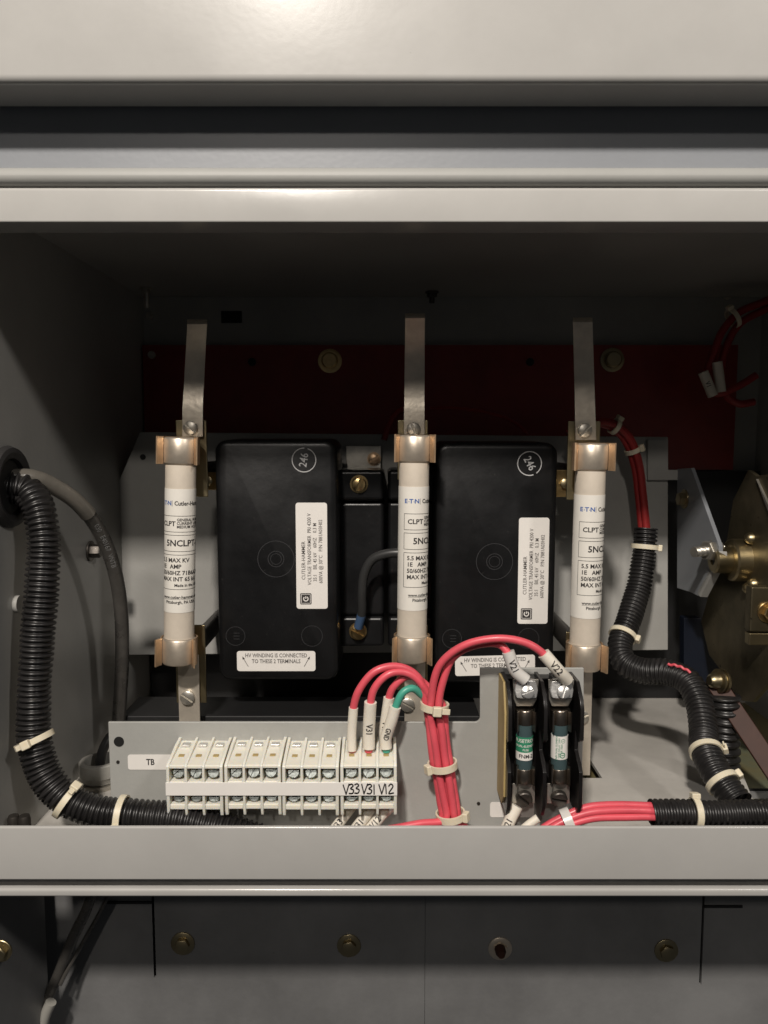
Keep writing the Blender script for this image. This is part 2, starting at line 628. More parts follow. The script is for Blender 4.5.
yp = 0.60
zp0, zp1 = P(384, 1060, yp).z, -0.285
lp = thing('bolted_back_panel', (0, yp, zp0), 'grey sheet panel with shade painted in and four brass bolts below the front rail', 'panel')
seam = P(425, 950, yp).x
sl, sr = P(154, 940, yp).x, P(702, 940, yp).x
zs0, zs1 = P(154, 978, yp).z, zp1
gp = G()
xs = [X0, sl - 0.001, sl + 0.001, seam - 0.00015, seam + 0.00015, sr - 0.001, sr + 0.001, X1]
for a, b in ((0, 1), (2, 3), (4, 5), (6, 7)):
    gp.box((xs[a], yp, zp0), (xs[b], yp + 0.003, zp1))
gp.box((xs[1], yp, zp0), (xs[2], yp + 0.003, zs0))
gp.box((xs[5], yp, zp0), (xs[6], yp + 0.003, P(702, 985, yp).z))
obj('sheet', gp, 'paint_lower_shaded', lp)
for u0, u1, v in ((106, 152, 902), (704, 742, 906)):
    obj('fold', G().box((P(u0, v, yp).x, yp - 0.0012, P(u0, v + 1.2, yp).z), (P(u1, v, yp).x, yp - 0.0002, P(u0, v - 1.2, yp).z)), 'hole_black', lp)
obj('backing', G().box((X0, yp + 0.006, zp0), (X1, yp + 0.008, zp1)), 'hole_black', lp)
for i, (u, v) in enumerate(((183, 943), (349, 945), (500, 948), (666, 950))):
    obj('bolt', hex_bolt(P(u, v, yp), FRONT, 0.0062, 0.004, 0.0098, 15 * i), 'zinc_yellow' if i != 2 else 'ferrule', lp)
    if i == 2:
        obj('nut', G().lathe([(0.0045, 0), (0.0045, 0.004), (0.003, 0.008)], P(500, 949, yp - 0.006), FRONT, n=12), 'copper_bar', lp)
# left jamb below the rail
xj = P(8, 960, 0.52).x
o = obj('lower_jamb', G().box((xj - 0.03, 0.50, zp0), (xj, 0.58, zb2 - 0.001)), 'paint_lower_shaded')
tag(o, 'grey side jamb at the lower left edge below the rail', 'frame')
o = obj('jamb_bolt', hex_bolt(P(1, 950, 0.50), FRONT, 0.0055, 0.004, 0.008, 10), 'zinc_yellow')
tag(o, 'small brass bolt on the jamb at the lower left edge', 'bolt')
# cable hanging in the lower compartment
cb = thing('hanging_cable', P(45, 1024, 0.57), 'black cable hanging below the rail at lower left, with a pale tag', 'cable')
obj('jacket', G().sweep(spline([P(97, 870, 0.56), P(88, 905, 0.565), P(72, 940, 0.57), P(58, 975, 0.575), P(44, 1010, 0.575), P(32, 1060, 0.575)]), 0.0042, 12), 'cable_black', cb)
obj('strand', G().sweep(spline([P(112, 880, 0.575), P(106, 900, 0.58), P(90, 930, 0.58), P(70, 965, 0.575), P(60, 985, 0.57)]), 0.0016, 8), 'cable_black', cb)
obj('tag', G().sweep(spline([P(51, 1002, 0.568), P(45, 1016, 0.568), P(38, 1040, 0.568)]), 0.0043, 12), 'grey_plastic', cb)

# ================================================================== BACK: red board, mounting plate
yrd = 0.816
a, b = P(140, 345, yrd), P(735, 345, yrd)
rb = thing('barrier_board', (0, yrd, -0.1), 'dark red insulating board across the back of the compartment', 'board')
obj('sheet', G().box((XL + 0.002, yrd, P(384, 470, yrd).z), (XR - 0.03, yrd + 0.006, a.z)), 'red_board', rb)
o = obj('black_shade_board', G().box((XL + 0.002, yrd - 0.002, ZF + 0.001), (XR - 0.002, yrd + 0.006, P(384, 471, yrd).z)), 'black_board')  # added black sheet that stands in for the shade below the mounting plate
tag(o, 'added black board standing in for shade at the back below the red one', 'board')
for u, v, m in ((330, 361, 'brass'), (612, 360, 'zinc_yellow')):
    obj('bolt', G().lathe([(0.0125, 0), (0.0125, 0.0015), (0.0105, 0.0018), (0.0105, 0.002), (0.0085, 0.002), (0.0085, 0.007), (0.007, 0.0085)], P(u, v, yrd), FRONT, n=24), m, rb)
for u, v in ((252, 362), (530, 362)):
    obj('hole', G().lathe([(0.0042, 0), (0.0042, 0.0006)], P(u, v, yrd), FRONT, n=16), 'hole_black', rb)
q = P(152, 355, yrd)
obj('screw', slot_screw(q, FRONT, 0.004, 0.003, 30), 'zinc', rb)
o = obj('wall_slot', G().box(P(221, 311, YB - 0.001), P(242, 323, YB - 0.0005)), 'hole_black')
tag(o, 'small black rectangular slot in the upper back wall', 'slot')
for (u, v, lab) in ((150, 316, 'dim screw in the back wall above the left end of red board'),
                    (727, 296, 'dim bolt in the back wall near the upper right corner')):
    o = obj('wall_screw', slot_screw(P(u, v, YB), FRONT, 0.004, 0.003, 40), 'zinc')
    tag(o, lab, 'screw', 'screws on the dark back wall')
o = obj('ceiling_bolt', hex_bolt((P(432, 292, 0.80).x, 0.80, ZC), (0, 0, -1), 0.005, 0.004, 0.007, 0, 0.006), 'dark_metal')
tag(o, 'small dark bolt hanging from the ceiling above the middle fuse', 'bolt')
o = obj('ceiling_stud', hex_bolt((P(140, 285, 0.78).x + 0.006, 0.78, ZC), (0, 0, -1), 0.0045, 0.004, 0.006, 0, 0.014), 'zinc')
tag(o, 'pale stud hanging in the upper left back corner', 'bolt')

ypl = 0.74
pl = thing('mounting_plate', P(384, 655, ypl), 'grey steel mounting plate behind the two black transformers', 'plate')
poly = [P(u, v, ypl) for u, v in ((140, 432), (668, 437), (668, 650), (118, 655), (98, 590), (98, 530))]
obj('sheet', G().prism(poly, (0, 0.003, 0)), 'paint_inside', pl, bevel=0.0006)
obj('hole', G().lathe([(0.0028, 0), (0.0028, 0.0005)], P(143, 457, ypl), FRONT, n=14), 'hole_black', pl)
for u in (200, 384, 600):            # stand-offs that carry the plate on the red board
    obj('standoff', G().lathe([(0.008, 0), (0.008, yrd - ypl - 0.003)], P(u, 600, ypl + 0.003), (0, 1, 0), n=16), 'dark_metal', pl)
obj('tab', G().prism([P(u, v, 0.728) for u, v in ((346, 446), (381, 446), (381, 470), (346, 470))], (0, 0.012, 0)), 'zinc', pl, bevel=0.0005)
obj('screw', slot_screw(P(374, 459, 0.728), FRONT, 0.0052, 0.003, 35, 0.0065), 'copper', pl)
obj('tab', G().prism([P(u, v, 0.736) for u, v in ((648, 440), (668, 440), (668, 470), (690, 470), (690, 480), (648, 480))], (0, 0.004, 0)), 'paint_inside', pl)

# ================================================================== TRANSFORMERS
yv = 0.635
def make_vt():
    c0 = P(216.5, 681, yv); c1 = P(337.5, 440, yv)
    xm = P(277, 560, yv).x
    wv = P(337.5, 560, yv).x - P(216.5, 560, yv).x
    z0, z1 = c0.z, c1.z
    root = thing('voltage_transformer', (xm, ypl, z0), 'black', 'transformer', 'black voltage transformers')
    g = G()
    hw = wv / 2
    hh = (z1 - z0) / 2
    zc = (z0 + z1) / 2
    # housing built of rounded-rectangle rings, front to back
    rings = [(0.0, -0.0046, 0.006), (0.0006, -0.0023, 0.008), (0.0019, -0.0008, 0.009), (0.0042, 0.0, 0.010), (0.060, 0.0012, 0.010), (0.0605, -0.004, 0.008), (ypl - yv, -0.004, 0.008)]
    n = 6
    for dy, off, r in rings:
        for p in round_rect((hw + off) * 2, (hh + off) * 2, r, n):
            g.v.append(Vector((xm + p[0], yv + dy, zc + p[1])))
    k = 4 * (n + 1)
    for j in range(len(rings) - 1):
        for i in range(k):
            i2 = (i + 1) % k
            g.f.append((j * k + i, (j + 1) * k + i, (j + 1) * k + i2, j * k + i2))
    g.f.append(tuple(range(k)))
    g.f.append(tuple(range((len(rings) - 1) * k + k - 1, (len(rings) - 1) * k - 1, -1)))
    obj('housing', g, 'phenolic', root, angle=50)
    # moulded circles standing just proud of the face
    for (u, v, r, w) in ((276, 559, 0.0152, 0.0005), (276, 559, 0.0066, 0.0005), (276, 559, 0.0045, 0.0004), (235.5, 636, 0.0080, 0.0004), (312, 636, 0.0088, 0.0004)):
        c = P(u, v, yv)
        ring = ring2d(G(), 0, 0, r, w)
        ring.xf(face_matrix(c + Vector((0, -0.0002, 0)), (1, 0, 0), (0, 0, 1)))
        ring = G().prism_faces(ring, (0, 0.0004, 0)) if hasattr(G, 'prism_faces') else ring
        obj('moulded_ring', ring, 'phenolic_mark', root)
    g = G()
    for dz in (-0.0025, 0, 0.0025):
        bar2d(g, -0.002, dz, 0.003, dz, 0.0005)
    g.xf(face_matrix(P(236, 636, yv) + Vector((0, -0.0002, 0)), (1, 0, 0), (0, 0, 1)))
    obj('moulded_mark', g, 'phenolic_mark', root)
    return root, xm, z0, z1


def vt_label(root, u0, v0, u1, v1, tilt=0):
    c = P((u0 + u1) / 2, (v0 + v1) / 2, yv)
    w = P(u1, v0, yv).x - P(u0, v0, yv).x
    h = P(u0, v0, yv).z - P(u0, v1, yv).z
    g = G().prism(round_rect(w, h, 0.0022), (0, 0, 0.0002))
    m = face_matrix(c + Vector((0, -0.0001, 0)), (1, 0, 0), (0, 0, 1)) @ Matrix.Rotation(R(tilt), 4, 'Z')
    g.xf(m)
    return g, m, w, h


def vt_print(root, name, u0, v0, u1, v1):
    g, m, w, h = vt_label(root, u0, v0, u1, v1)
    lab = obj('nameplate', g, 'label_white', root)
    mm = m @ Matrix.Translation((0, 0, 0.0004)) @ Matrix.Rotation(R(90), 4, 'Z')   # text runs upwards
    # in this frame: x along the plate's length (up), y to the left
    L = h
    rows = [('CUTLER-HAMMER', -0.020, 0.0068, 0.0044, 'LEFT', 0.92),
            ('VOLTAGE TRANSFORMER  PRI 4200 V', -0.0245, 0.0018, 0.0044, 'LEFT', 0.82),
            ('35:1    BIL 45 kV    60HZ    0.3 M', -0.0215, -0.0028, 0.0044, 'LEFT', 0.82),
            ('600VA @ 30\u00b0C   P/N 7881A03H02', -0.0230, -0.0076, 0.0044, 'LEFT', 0.84)]
    t = lines2d(rows, 0.004)
    t.xf(mm)
    obj('print', t, 'ink_soft', lab)
    lg = G()
    cx, cy, s = -L / 2 + 0.0085, 0.0052, 0.0047
    for (r0, r1) in ((1.0, 0.82), (0.74, 0.0)):
        if r1 > 0:
            for x0, y0, x1, y1 in ((-1, -1, 1, -1), (1, -1, 1, 1), (1, 1, -1, 1), (-1, 1, -1, -1)):
                bar2d(lg, cx + x0 * s * 0.92, cy + y0 * s * 0.92, cx + x1 * s * 0.92, cy + y1 * s * 0.92, s * 0.16)
        else:
            lg.add([(cx - s * r0, cy - s * r0, 0), (cx + s * r0, cy - s * r0, 0), (cx + s * r0, cy + s * r0, 0), (cx - s * r0, cy + s * r0, 0)], [(0, 1, 2, 3)])
    lg.xf(mm)
    obj('emblem', lg, 'ink', lab)
    wl = ring2d(G(), cx, cy, s * 0.40, s * 0.18, 20, 40, 330)
    bar2d(wl, cx, cy, cx + s * 0.45, cy, s * 0.16)
    wl.xf(mm @ Matrix.Translation((0, 0, 0.0001)))
    obj('emblem_mark', wl, 'label_white', lab)


def vt_warning(root, u0, v0, u1, v1, tilt):
    g, m, w, h = vt_label(root, u0, v0, u1, v1, tilt)
    lab = obj('warning_label', g, 'label_white', root)
    t = lines2d([('HV WINDING IS CONNECTED', 0, 0.0048, 0.0048, 'CENTER', 0.80), ('TO THESE 2 TERMINALS', 0, -0.0002, 0.0048, 'CENTER', 0.80)], 0.012)
    for sgn in (-1, 1):
        xa, xb = sgn * (w / 2 - 0.0095), sgn * (w / 2 - 0.0052)
        bar2d(t, xa, -0.0046, xb, 0.0030, 0.0005)
        t.add([(xb + sgn * 0.0006, 0.0042, 0), (xb - sgn * 0.0016, 0.0022, 0), (xb + sgn * 0.0004, 0.0014, 0)], [(0, 1, 2)])
    t.xf(m @ Matrix.Translation((0, 0, 0.0004)))
    obj('print', t, 'ink_soft', lab)


def vt_stamp(root, u, v, rot):
    t = ring2d(G(), 0, 0, 0.0098, 0.0008, 40, 8, 352)
    t.merge(lines2d([('246', 0, 0, 0.0092, 'CENTER', 0.85)], 0.01))
    t.xf(face_matrix(P(u, v, yv) + Vector((0, -0.0003, 0)), (1, 0, 0), (0, 0, 1)) @ Matrix.Rotation(R(rot), 4, 'Z'))
    obj('ink_stamp', t, 'ink_white', root)


def vt_side(root, u0, u1, screws):
    y0 = 0.668
    g = G()
    for v0, v1, dy in ((470, 501, 0.0), (502, 616, 0.005), (617, 647, 0.002)):
        a, b = P(u0, v1, y0 + dy), P(u1, v0, y0 + dy)
        g.box((P(u0, 560, y0).x, y0 + dy, a.z), (P(u1, 560, y0).x, ypl - 0.001, b.z))
    obj('terminal_housing', g, 'phenolic', root, bevel=0.0035, seg=3)
    for u, v, rot in screws:
        obj('terminal_screw', slot_screw(P(u, v, y0), FRONT, 0.0062, 0.0042, rot, 0.0079), 'brass', root)


vt1, xm, vz0, vz1 = make_vt()
vt2 = copy_tree(vt1)
vt2.location.x += P(495.5, 560, yv).x - P(277, 560, yv).x
vt2.location.z -= 0.0022
vt1['label'] = 'black transformer on the left, its two brass terminal screws showing beside it'
vt2['label'] = 'black transformer between the middle and right white fuses'
vt_print(vt1, 'a', 296, 503, 327.5, 609)
vt_print(vt2, 'b', 518, 518, 548.5, 624)
vt_warning(vt1, 237, 651, 315.5, 671, 0)
vt_warning(vt2, 455, 655.5, 535, 675, 1.5)
vt_stamp(vt1, 304, 460, 80)
vt_stamp(vt2, 529.5, 463.5, -62)
vt_side(vt1, 336, 384, ((359, 484, 70), (358, 631, -28)))
vt_side(vt2, 388, 436, ())
# secondary lead
ld = thing('jumper_lead', P(358, 631, 0.662), 'dark grey lead with blue ferrule looping from brass screw behind middle fuse', 'wire')
pts = [P(358.5, 627, 0.661), P(362, 612, 0.655), P(362, 595, 0.651), P(364, 575, 0.648), P(372, 560, 0.645), P(386, 554, 0.642), P(402, 553, 0.640), P(420, 556, 0.640)]
sp = spline(pts)
obj('jacket', G().sweep(sp[6:], 0.0040, 12), 'wire_grey', ld)
obj('ferrule_sleeve', G().sweep(sp[:10], 0.0041, 12), 'blue_sleeve', ld)

# ================================================================== WHITE HIGH VOLTAGE FUSES
yf = 0.600
RF = 0.0117
FZ0, FZ1 = P(181, 667, yf - RF).z, P(181, 437, yf - RF).z
FL = FZ1 - FZ0
def zz(v):
    return P(181, v, yf - RF).z - FZ0


def wrap(g, rad):                         # 2D print (x right, y = height) onto the tube, x = 0 faces the viewer
    g = refine(g, rad * 0.28)
    out = G()
    out.v = [Vector((rad * math.sin(p.x / rad), -rad * math.cos(p.x / rad), p.y)) for p in g.v]
    out.f = g.f
    return out


def make_fuse():
    root = thing('fuse', (0, 0, 0), 'white', 'fuse', 'white high voltage fuses')
    obj('tube', G().lathe([(RF, 0.004), (RF, FL - 0.004)], n=48), 'fuse_tube', root, local=True)
    h = zz(640)
    for a, b in ((0, h), (zz(465), FL)):
        r = RF + 0.0014
        obj('ferrule', G().lathe([(r - 0.004, a), (r - 0.0008, a + 0.0004), (r, a + 0.0016), (r, b - 0.0016), (r - 0.0008, b - 0.0004), (r - 0.004, b)], n=48), 'ferrule', root, local=True, angle=50)
    # paper label: a sleeve with real thickness, open at the back
    rl = RF + 0.00025
    lz0, lz1 = zz(613), zz(489)
    lab = obj('label', G().lathe([(RF - 0.0005, lz0), (rl, lz0), (rl, lz1), (RF - 0.0005, lz1)], n=48, cap=False), 'label_fuse', root, local=True)
    rp = rl + 0.00012
    rows = [('Cutler-Hammer', 0.0145, zz(503.5), 0.0046, 'LEFT', 0.9),
            ('CLPT', 0.0030, zz(524), 0.0052, 'LEFT', 1.05),
            ('GENERAL PURPOSE', 0.0165, zz(520), 0.0030, 'LEFT', 0.95),
            ('CURRENT LIMITING', 0.0165, zz(523.5), 0.0030, 'LEFT', 0.95),
            ('MEDIUM VOLTAGE', 0.0165, zz(527), 0.0030, 'LEFT', 0.95),
            ('5NCLPT-1E', 0.0075, zz(543.5), 0.0068, 'LEFT', 1.02),
            ('5.5 MAX KV', 0.0028, zz(560.5), 0.0046, 'LEFT', 1.0),
            ('1E   AMP', 0.0028, zz(566.8), 0.0046, 'LEFT', 1.0),
            ('50/60HZ 71B6A24', 0.0028, zz(573.2), 0.0046, 'LEFT', 1.0),
            ('MAX INT 65 kA', 0.0028, zz(579.4), 0.0046, 'LEFT', 1.0),
            ('Made in the USA', 0.0150, zz(585.5), 0.0032, 'LEFT', 1.0),
            ('www.cutler-hammer.eaton.com', 0.0042, zz(597.5), 0.0034, 'LEFT', 0.95),
            ('Pittsburgh, PA USA', 0.0075, zz(602.5), 0.0034, 'LEFT', 0.95)]
    t = lines2d(rows, 0.024)
    bw = 0.042
    for va, vb in ((516, 532), (535.3, 551.5), (555, 589.5)):
        for v in (va, vb):
            for k in range(14):
                bar2d(t, bw * k / 14, zz(v), bw * (k + 1) / 14, zz(v), 0.00038)
        for x in (0, bw):
            bar2d(t, x, zz(va), x, zz(vb), 0.00038)
    for k in range(8):
        bar2d(t, 0.0042 + k * 0.003, zz(599.6), 0.0042 + (k + 1) * 0.003, zz(599.6), 0.0002)
    bar2d(t, 0.0127, zz(500.5), 0.0127, zz(506.5), 0.0003)
    obj('print', wrap(t, rp), 'ink', lab, local=True)
    t = lines2d([('E', 0.0002, zz(503.5), 0.0046, 'LEFT', 1.1), ('T', 0.0042, zz(503.5), 0.0046, 'LEFT', 1.1), ('N', 0.0082, zz(503.5), 0.0046, 'LEFT', 1.1)], 0.03)
    for x in (0.0036, 0.0076):
        bar2d(t, x, zz(503.9), x + 0.0006, zz(503.9), 0.0006)
    obj('printed_name', wrap(t, rp), 'ink_blue', lab, local=True)
    return root


fuse0 = make_fuse()
FUSES = [dict(top=(181, 437), bot=(179, 667), turn=-76, lab='white fuse tube left of both transformers, printing cut off at its left edge'),
         dict(top=(414.5, 437), bot=(411.5, 665), turn=-38, lab='middle white fuse tube standing between the two black transformers'),
         dict(top=(591.5, 441), bot=(583.5, 673), turn=-50, lab='rightmost white fuse tube, leaning slightly, right of both transformers')]
for i, d in enumerate(FUSES):
    f = fuse0 if i == 0 else copy_tree(fuse0)
    top, bot = P(*d['top'], yf - RF), P(*d['bot'], yf - RF)
    top.x, bot.x = P(*d['top'], yf).x, P(*d['bot'], yf).x
    f.location = (bot.x, yf, bot.z)
    ang = math.atan2(top.x - bot.x, top.z - bot.z)
    f.rotation_euler = (0, ang, 0)
    f['label'] = d['lab']
    for ch in f.children:
        if ch.name.startswith('label'):
            ch.rotation_euler = (0, 0, R(d['turn']))
    d['ang'], d['bot3'], d['top3'] = ang, Vector((bot.x, yf, bot.z)), Vector((top.x, yf, top.z))


# ---- spring clips, brackets and contact fingers
def clip_profile(r, gap_deg=62, t=0.0011, ek=1.0, n=22):
    """open ring hugging a ferrule, its mouth to the front, with flared ears"""
    cen = []
    for k in range(n + 1):
        a = R(-90 + gap_deg + (360 - 2 * gap_deg) * k / n)     # from front right round the back to front left
        cen.append(Vector((r * math.cos(a), r * math.sin(a))))
    # ears flare outward and forward
    a0, a1 = cen[0], cen[-1]
    ear_r = [a0 + Vector((0.0014, -0.0016)) * ek, a0 + Vector((0.0030, -0.0060)) * ek]
    ear_l = [Vector((-p.x, p.y)) for p in ear_r]
    cen = ear_r[::-1] + cen + ear_l
    left, right = [], []
    for i, p in enumerate(cen):
        d = (cen[min(i + 1, len(cen) - 1)] - cen[max(i - 1, 0)]).normalized()
        nn = Vector((-d.y, d.x))
        left.append(p + nn * t / 2)
        right.append(p - nn * t / 2)
    return left, right


def clip_geo(z0, z1):
    le, ri = clip_profile(RF + 0.0022)
    g = G()
    n = len(le)
    for z in (z0, z1):
        g.v += [Vector((p.x, p.y, z)) for p in le] + [Vector((p.x, p.y, z)) for p in ri]
    for i in range(n - 1):
        for base, flip in ((0, False), (2 * n, True)):
            q = (base + i, base + i + 1, base + n + i + 1, base + n + i)
            g.f.append(q if flip else q[::-1])
        g.f.append((i, i + 1, 2 * n + i + 1, 2 * n + i))
        g.f.append((n + i + 1, n + i, 3 * n + i, 3 * n + i + 1))
    for i in (0, n - 1):
        g.f.append((i, n + i, 3 * n + i, 2 * n + i))
    return g


def strap(px, w, ys, t=0.0012):
    """flat strip through pixel centres with given depth, w = half width in metres"""
    g = G()
    c = [P(u, v, y) for (u, v), y in zip(px, ys)]
    n = len(c)
    for p, hw in zip(c, w):
        for dx in (-hw, hw):
            g.v.append(p + Vector((dx, 0, 0)))
    for p, hw in zip(c, w):
        for dx in (-hw, hw):
            g.v.append(p + Vector((dx, t, 0)))
    m = 2 * n
    for i in range(n - 1):
        a, b, cc, d = 2 * i, 2 * i + 1, 2 * i + 3, 2 * i + 2
        g.f += [(a, b, cc, d), (m + d, m + cc, m + b, m + a), (a, d, m + d, m + a), (b, m + b, m + cc, cc)]
    g.f += [(0, m, m + 1, 1), (2 * n - 2, 2 * n - 1, m + 2 * n - 1, m + 2 * n - 2)]
    return g


px2m = 1 / FPX * yf
TOPS = [dict(finger=[(192.5, 437), (192.5, 409), (192.8, 406), (195.5, 345), (197, 324), (197.2, 320)], br=(176, 420, 207, 497), screw=(191, 428, -38), lean=0.04, lab='brass clip with upright spring finger holding the top of the left fuse'),
        dict(finger=[(414.3, 437), (414.3, 412), (414.3, 409), (414.6, 345), (415, 318), (415.1, 314)], br=(397.5, 420, 428, 480), screw=(413.5, 429.5, 112), lean=0.046, lab='brass clip with upright spring finger holding the top of the middle fuse'),
        dict(finger=[(586, 440), (585.5, 420), (585.3, 414), (583.5, 372), (582.8, 322), (582.7, 318)], br=(567.5, 421, 600, 500), screw=(584.5, 430.5, 45), lean=0.03, lab='brass clip with upright spring finger holding the top of the right fuse')]
for d, F in zip(TOPS, FUSES):
    u0, v0, u1, v1 = d['br']
    yb = yf + RF + 0.0085
    base = P((u0 + u1) / 2, v1, yb)
    root = thing('fuse_clip', base, d['lab'], 'fuse clip', 'clips with spring fingers above the white fuses')
    a, b = P(u0, v1, yb), P(u1, v0, yb)
    obj('bracket', G().box((P(u0, 450, yb).x, yb, a.z), (P(u1, 450, yb).x, yb + 0.002, b.z)), 'zinc_yellow', root, bevel=0.0008)
    k = clip_geo(zz(464.5), FL + 0.0004)
    k.xf(Matrix.Translation(F['bot3']) @ Matrix.Rotation(F['ang'], 4, 'Y'))
    obj('clip', k, 'copper', root, angle=50)
    yk0, lean = yb - 0.004, d['lean']
    (ua, va), (ub, vb), (ut, vt) = d['finger'][0], d['finger'][1], d['finger'][-2]
    fpx, ys = [(ua, va), (ub, vb)], [yk0, yk0]
    for k in range(1, 13):
        t = k / 12
        fpx.append((ub + (ut - ub) * t, vb + (vt - vb) * t))
        ys.append(yk0 + 0.0045 * math.sin(1.15 * math.pi * t) - 0.42 * lean * t * t)
    fpx += [(ut, vt - 2), (ut, vt - 4.5)]
    ys += [ys[-1] + 0.0012, ys[-1] + 0.007]
    hw = [0.0083 - 0.0007 * min(1, k / 12) for k in range(len(fpx))]
    obj('contact_finger', strap(fpx, hw, ys), 'tin', root, bevel=0.0003, angle=14)
    u, v, rot = d['screw']
    obj('screw', slot_screw(P(u, v, yb - 0.004), FRONT, 0.0056, 0.0032, rot), 'zinc', root)
    c = P((u0 + u1) / 2, (v0 + v1) / 2 + 15, yb)
    obj('standoff', G().lathe([(0.008, 0), (0.008, ypl - yb - 0.002)], c + Vector((0, 0.002, 0)), (0, 1, 0), n=16), 'dark_metal', root)

BOTS = [dict(br=(176, 625, 206, 703), strip=(189, 178.5, 199.5), screw=(188, 697, -35), lab='brass clip on a flat strap holding the bottom of the left fuse'),
        dict(br=(396.5, 625, 427.5, 690), strip=(414.5, 404.5, 425), screw=(407.5, 704, -30), lab='brass clip on a flat strap holding the bottom of the middle fuse'),
        dict(br=(565, 632, 592, 709), strip=(583, 574, 592), screw=(581, 716, 20), lab='brass clip on a flat strap holding the bottom of the right fuse')]
for d, F in zip(BOTS, FUSES):
    u0, v0, u1, v1 = d['br']
    yb = yf + RF + 0.0085
    root = thing('fuse_clip', P((u0 + u1) / 2, 745, yb), d['lab'], 'fuse clip', 'clips below the white fuses')
    a, b = P(u0, v1, yb), P(u1, v0, yb)
    obj('bracket', G().box((P(u0, 680, yb).x, yb, a.z), (P(u1, 680, yb).x, yb + 0.002, b.z)), 'zinc_yellow', root, bevel=0.0008)
    k = clip_geo(-0.0004, zz(640.5))
    k.xf(Matrix.Translation(F['bot3']) @ Matrix.Rotation(F['ang'], 4, 'Y'))
    obj('clip', k, 'copper', root, angle=50)
    uc, ua, ub = d['strip']
    ya = yb - 0.0035
    obj('strap', G().box((P(ua, 700, ya).x, ya, ZF + 0.002), (P(ub, 700, ya).x, ya + 0.0018, P(uc, 655, ya).z)), 'tin', root, bevel=0.0004)
    u, v, rot = d['screw']
    obj('screw', slot_screw(P(u, v, ya), FRONT, 0.0058, 0.0034, rot), 'zinc', root)
    c = P((u0 + u1) / 2, 650, yb)
    obj('standoff', G().lathe([(0.008, 0), (0.008, ypl - yb - 0.002)], c + Vector((0, 0.002, 0)), (0, 1, 0), n=16), 'dark_metal', root)
# terminal links from the transformers to the clips
for (u0, v0, u1, v1, lab) in ((196, 472, 219, 490, 'small brass link between left fuse clip and left transformer'),
                              (553, 470, 577, 497, 'small brass link between right fuse clip and right transformer')):
    a, b = P(u0, v1, 0.645), P(u1, v0, 0.645)
    lk = thing('terminal_link', a, lab, 'link', 'brass links beside the transformers')
    obj('plate', G().box((a.x, 0.645, a.z), (b.x, 0.649, b.z)), 'brass', lk, bevel=0.0005)
    obj('bolt', hex_bolt(((a.x + b.x) / 2, 0.645, (a.z + b.z) / 2), FRONT, 0.0045, 0.003), 'zinc_yellow', lk)
# dark bar behind the terminal bracket
yk = 0.632
o = obj('base_channel', G().box((P(120, 715, yk).x, yk, ZF), (P(480, 715, yk).x, yk + 0.05, P(300, 716, yk).z)), 'black_board', bevel=0.0012)
tag(o, 'dark horizontal channel on the floor behind the terminal bracket', 'channel')

# ================================================================== TERMINAL BRACKET
yt = 0.525
tb = thing('terminal_bracket', P(300, 828, yt), 'grey L shaped bracket plate carrying terminal blocks and small fuse holder', 'bracket')
def corner(cu, cv, r, a0, a1, n=6):
    return [(cu + r * math.cos(R(a0 + (a1 - a0) * k / n)), cv - r * math.sin(R(a0 + (a1 - a0) * k / n))) for k in range(n + 1)]
pxp = [(108, 722), ] + corner(475, 717, 5, 270, 360) + [(480, 668), (584, 668), (584, 700)]
poly = [P(u, v, yt) for u, v in pxp]
zb_ = ZF + 0.0005
poly += [Vector((poly[-1].x, yt, zb_)), Vector((poly[0].x, yt, zb_))]
obj('plate', G().prism(poly, (0, 0.0022, 0)), 'panel_paint', tb, bevel=0.0006)
obj('foot_flange', G().box((poly[0].x + 0.002, yt + 0.0022, ZF + 0.0004), (P(583, 722, yt).x, yt + 0.018, ZF + 0.0024)), 'panel_paint', tb)
obj('hole', G().lathe([(0.0036, 0), (0.0036, 0.0004)], P(119, 741.5, yt), FRONT, n=20), 'hole_black', tb)
for u, v in ((118, 762), (478.5, 803.5)):
    obj('rivet', G().lathe([(0.0013, 0), (0.0011, 0.0006)], P(u, v, yt), FRONT, n=10), 'dark_metal', tb)
def plate_sticker(name, u0, v0, u1, v1, y, rad=0.0018):
    c = P((u0 + u1) / 2, (v0 + v1) / 2, y)
    w = P(u1, v0, y).x - P(u0, v0, y).x
    h = P(u0, v0, y).z - P(u0, v1, y).z
    g = G().prism(round_rect(w, h, rad), (0, 0, 0.0003))
    m = face_matrix(c + Vector((0, -0.0001, 0)), (1, 0, 0), (0, 0, 1))
    g.xf(m)
    return obj('label', g, 'label_white', tb), m
lab, m = plate_sticker('label', 128, 754.5, 182, 769.5, yt)
t = lines2d([('TB', -0.002, 0, 0.0062, 'LEFT', 0.8)], 0.02)
t.xf(m @ Matrix.Translation((0.0045 - 0.009 + 0.0, 0, 0.0005)) @ Matrix.Translation((0.0005, 0, 0)))
obj('print', t, 'ink', lab)
plate_sticker('label', 490, 802, 534, 817, yt)

